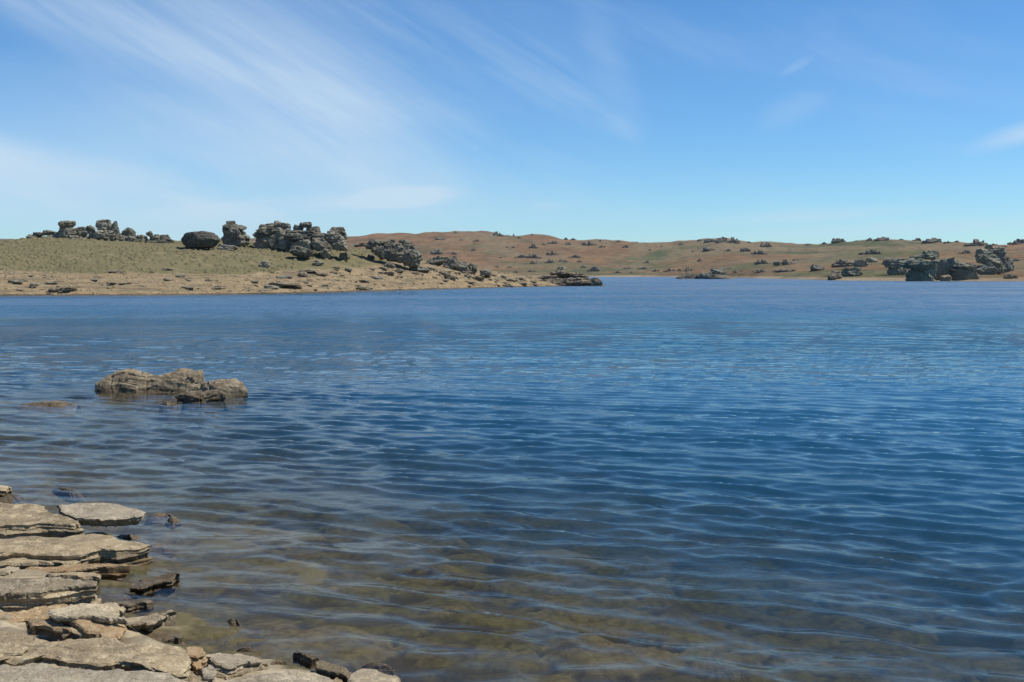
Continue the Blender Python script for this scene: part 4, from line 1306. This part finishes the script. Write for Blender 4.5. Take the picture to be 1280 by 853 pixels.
slab('drowned ledge just breaking the water beyond the plank of rock', [(970, 545), (1030, 536), (1130, 536), (1200, 546), (1110, 556), (1010, 556)], N4, .012, .06, 66, mat=ROCK_WET, n=90, K=8, under=-.6, deep=True)
slab('rust brown stone barely covered off the curved slab', [(195, 392), (240, 380), (295, 374), (300, 384), (250, 396), (205, 404)], N4, .015, .05, 67, mat=ROCK_WET, n=80, K=8, name='stone', cat='stone', under=-.6, deep=True)


# ------------------------------------------------------------------ rocks standing in the lake
def loft_rock(label, prof, zoom, Y, depth, seed, mat=ROCK_ISLE, front=.55, lean=0.0, rough=.05, name='boulder', cat='boulder', nx=84, nv=56, strat=.05, end=.35):
    ox, oy, s = zoom
    pts = np.array([at_y(ox + x / s, oy + y / s, Y) for x, y in prof])
    xs = np.linspace(pts[0, 0], pts[-1, 0], nx)
    zt = np.interp(xs, pts[:, 0], pts[:, 2])
    t = (xs - xs[0]) / (xs[-1] - xs[0])
    w = depth * np.clip(np.minimum(t, 1 - t) / end, 0.02, 1) ** .5
    zt = zt + .03 * fbm(xs * 9, xs * 0, seed=seed)
    V = []
    v = np.linspace(0, math.pi, nv)
    for i in range(nx):
        c = np.cos(v)
        sn = np.sin(v) ** front
        y = Y - w[i] * np.sign(c) * np.abs(c) ** .75 + lean * sn
        z = -.45 + (zt[i] + .45) * sn
        y = y - np.maximum(-z, 0) * np.sign(c) * .9
        V.append(np.stack([np.full(nv, xs[i]), y, z], 1))
    P = np.concatenate(V)
    rng = np.random.default_rng(seed)
    cen = np.array([xs.mean(), Y, 0])
    d = P - cen
    d[:, 0] *= .25
    d /= np.maximum(np.linalg.norm(d, axis=1, keepdims=True), 1e-3)
    n1 = fbm(P[:, 0] * 2.5, P[:, 1] * 2.5, P[:, 2] * 3.5, seed, 5)
    # layered ledges, dipping
    lay = P[:, 2] + .35 * (P[:, 0] - cen[0]) * rng.choice((-1, 1)) * .5 + .2 * n1
    st = lay / .065
    k = np.floor(st)
    f = st - k
    led = (_h(k, np.floor(P[:, 0] * 2.2 + k * .4), k * 0, seed) - .5) * strat * 1.1 - strat * .35 * np.exp(-(np.minimum(f, 1 - f) / .16) ** 2)
    cr = vnoise(P[:, 0] * 3.3 + .8 * P[:, 2], P[:, 1] * .6, seed=seed + 4)
    notch = -.05 * np.exp(-((cr - .5) / .02) ** 2)
    cell = _h(np.floor(P[:, 0] * 3.1 + P[:, 2] * 1.4 + 3 * n1), np.floor(P[:, 1] * 3 + 2 * n1), np.floor(P[:, 2] * 5 + P[:, 0] * .8), seed + 8) - .5
    n1 = n1 + .8 * cell + .5 * fbm(P[:, 0] * 9, P[:, 1] * 9, P[:, 2] * 12, seed + 9, 3)
    P = P + d * (rough * 2.2 * n1 - .012 + led + notch)[:, None]
    org = np.array([xs.mean(), Y, -.45])
    f0 = grid_faces(nx, nv)
    o = link(name, mesh_from(name, P - org, f0, sharp=40), mat, loc=tuple(org))
    return tag(o, label, cat)


W7 = (20, 440, 4.0)
loft_rock('long low cracked rock in the water with two humps and a notched end', [(392, 180), (400, 156), (440, 130), (500, 104), (556, 82), (600, 90), (650, 112), (700, 115), (770, 101), (815, 80), (858, 82), (876, 100), (930, 95), (938, 130), (942, 178)], W7, 18.85, .40, 71, strat=.022, rough=.025, end=.10, front=.62, nx=130, nv=64)
loft_rock('pale sloping slab of rock in the water leaning on a darker one', [(862, 192), (900, 176), (960, 150), (1040, 130), (1082, 132), (1132, 156), (1148, 180), (1152, 204)], W7, 17.8, .42, 73, strat=.03, mat=ROCK_ISLE, rough=.025, front=.95)
loft_rock('dark jagged ledge of rock under the pale sloping slab in the water', [(812, 228), (830, 210), (880, 205), (940, 196), (1000, 192), (1040, 200), (1050, 225)], W7, 17.15, .20, 74, strat=.05, mat=ROCK_WET)
loft_rock('small dark rock barely out of the water before the boulders', [(722, 262), (740, 248), (780, 250), (828, 254), (835, 264)], W7, 16.75, .14, 75, mat=ROCK_WET, nx=40, nv=30, strat=.02, rough=.02)
loft_rock('long thin slab awash beyond the layered ledge', [(10, 262), (70, 252), (150, 245), (200, 244), (250, 250), (315, 260)], W7, 16.65, .22, 76, mat=ROCK_ISLE, nx=70, nv=34, strat=.015, rough=.012)


# ------------------------------------------------------------------ grass and gravel of the headland
def grass_stuff():
    """low cushions of dry tussock"""
    rng = np.random.default_rng(3)
    V, T = [], []
    off = 0
    ang = np.linspace(0, 2 * math.pi, 7)[:-1]
    for _ in range(4):
        x = rng.uniform(-108, 2, 3300)
        y = rng.uniform(104, 172, 3300)
        z = headland_h(x, y)
        b = head_fun(x, y)[1]
        px = 640 + F * x / y
        dens = fbm(x * .10, y * .10, seed=91, octv=5) + .5
        ok = (b < .5) & (z > 1.2) & (px > -400) & (rng.uniform(0, 1, 3300) < sstep(.38, .62, dens))
        for xx, yy, zz in zip(x[ok], y[ok], z[ok]):
            r = rng.uniform(.14, .42)
            h = r * rng.uniform(.35, .7)
            k = r * rng.uniform(.75, 1.25, 6)
            ring = np.stack([xx + k * np.cos(ang), yy + k * np.sin(ang), np.full(6, zz - .12)], 1)
            mid = np.stack([xx + .62 * k * np.cos(ang), yy + .62 * k * np.sin(ang), zz + h * rng.uniform(.6, .95, 6)], 1)
            V.append(ring)
            V.append(mid)
            V.append(np.array([[xx, yy, zz + h]]))
            for j in range(6):
                j2 = (j + 1) % 6
                T.append((off + j, off + j2, off + 6 + j2, off + 6 + j))
            T.append((off + 12, off + 6, off + 7, off + 8))
            T.append((off + 12, off + 8, off + 9, off + 10))
            T.append((off + 12, off + 10, off + 11, off + 6))
            off += 13
    o = link('grass', mesh_from('grass', np.concatenate(V), T, smooth=True), plain('dry_grass', (.13, .115, .06), (.18, .15, .083), 1.1))
    o['kind'] = 'stuff'
    tag(o, 'dry olive tussock grass covering the headland slope', 'grass')


def gravel_stuff():
    rng = np.random.default_rng(8)
    C, Fc = cube_sphere(2)
    S = C / np.linalg.norm(C, axis=1, keepdims=True)
    base = C * .45 + S * .55
    V, T = [], []
    off = 0
    for _ in range(5):
        x = rng.uniform(-60, 16, 1500)
        y = rng.uniform(96, 186, 1500)
        z = headland_h(x, y)
        b = head_fun(x, y)[1]
        ok = (b > .5) & (z > .03)
        for xx, yy, zz in zip(x[ok], y[ok], z[ok]):
            r = rng.uniform(.05, .15) * (1 if rng.random() < .85 else 1.7)
            v = base * (1 + .3 * (rng.random((len(base), 1)) - .5)) * np.array([r * rng.uniform(1, 2), r, r * rng.uniform(.3, .6)])
            V.append(v + np.array([xx, yy, zz]))
            T.append(Fc + off)
            off += len(v)
    o = link('gravel', mesh_from('gravel', np.concatenate(V), np.concatenate(T), smooth=False), plain('gravel_stone', (.20, .155, .09), (.44, .35, .225), 2.5))
    o['kind'] = 'stuff'
    tag(o, 'loose tan gravel and stones on the headland strand', 'gravel')


grass_stuff()
gravel_stuff()


def haze_box():
    """thin summer air between the camera and the far hills"""
    x0, x1, y0, y1, z0, z1 = -3200, 1400, -80, 3400, -10, 150
    v = [(x, y, z) for z in (z0, z1) for y in (y0, y1) for x in (x0, x1)]
    f = [(0, 2, 3, 1), (4, 5, 7, 6), (0, 1, 5, 4), (2, 6, 7, 3), (0, 4, 6, 2), (1, 3, 7, 5)]
    m, g, out = new_mat('haze_air')
    pv = g.n('ShaderNodeVolumePrincipled')
    pv.inputs['Color'].default_value = (.62, .80, 1.0, 1)
    pv.inputs['Density'].default_value = .00006
    pv.inputs['Anisotropy'].default_value = .2
    g.l(pv.outputs[0], out.inputs['Volume'])
    o = link('haze', mesh_from('haze', v, f, smooth=False), m)
    o['kind'] = 'stuff'
    tag(o, 'thin pale haze in the air over the lake', 'haze')


haze_box()
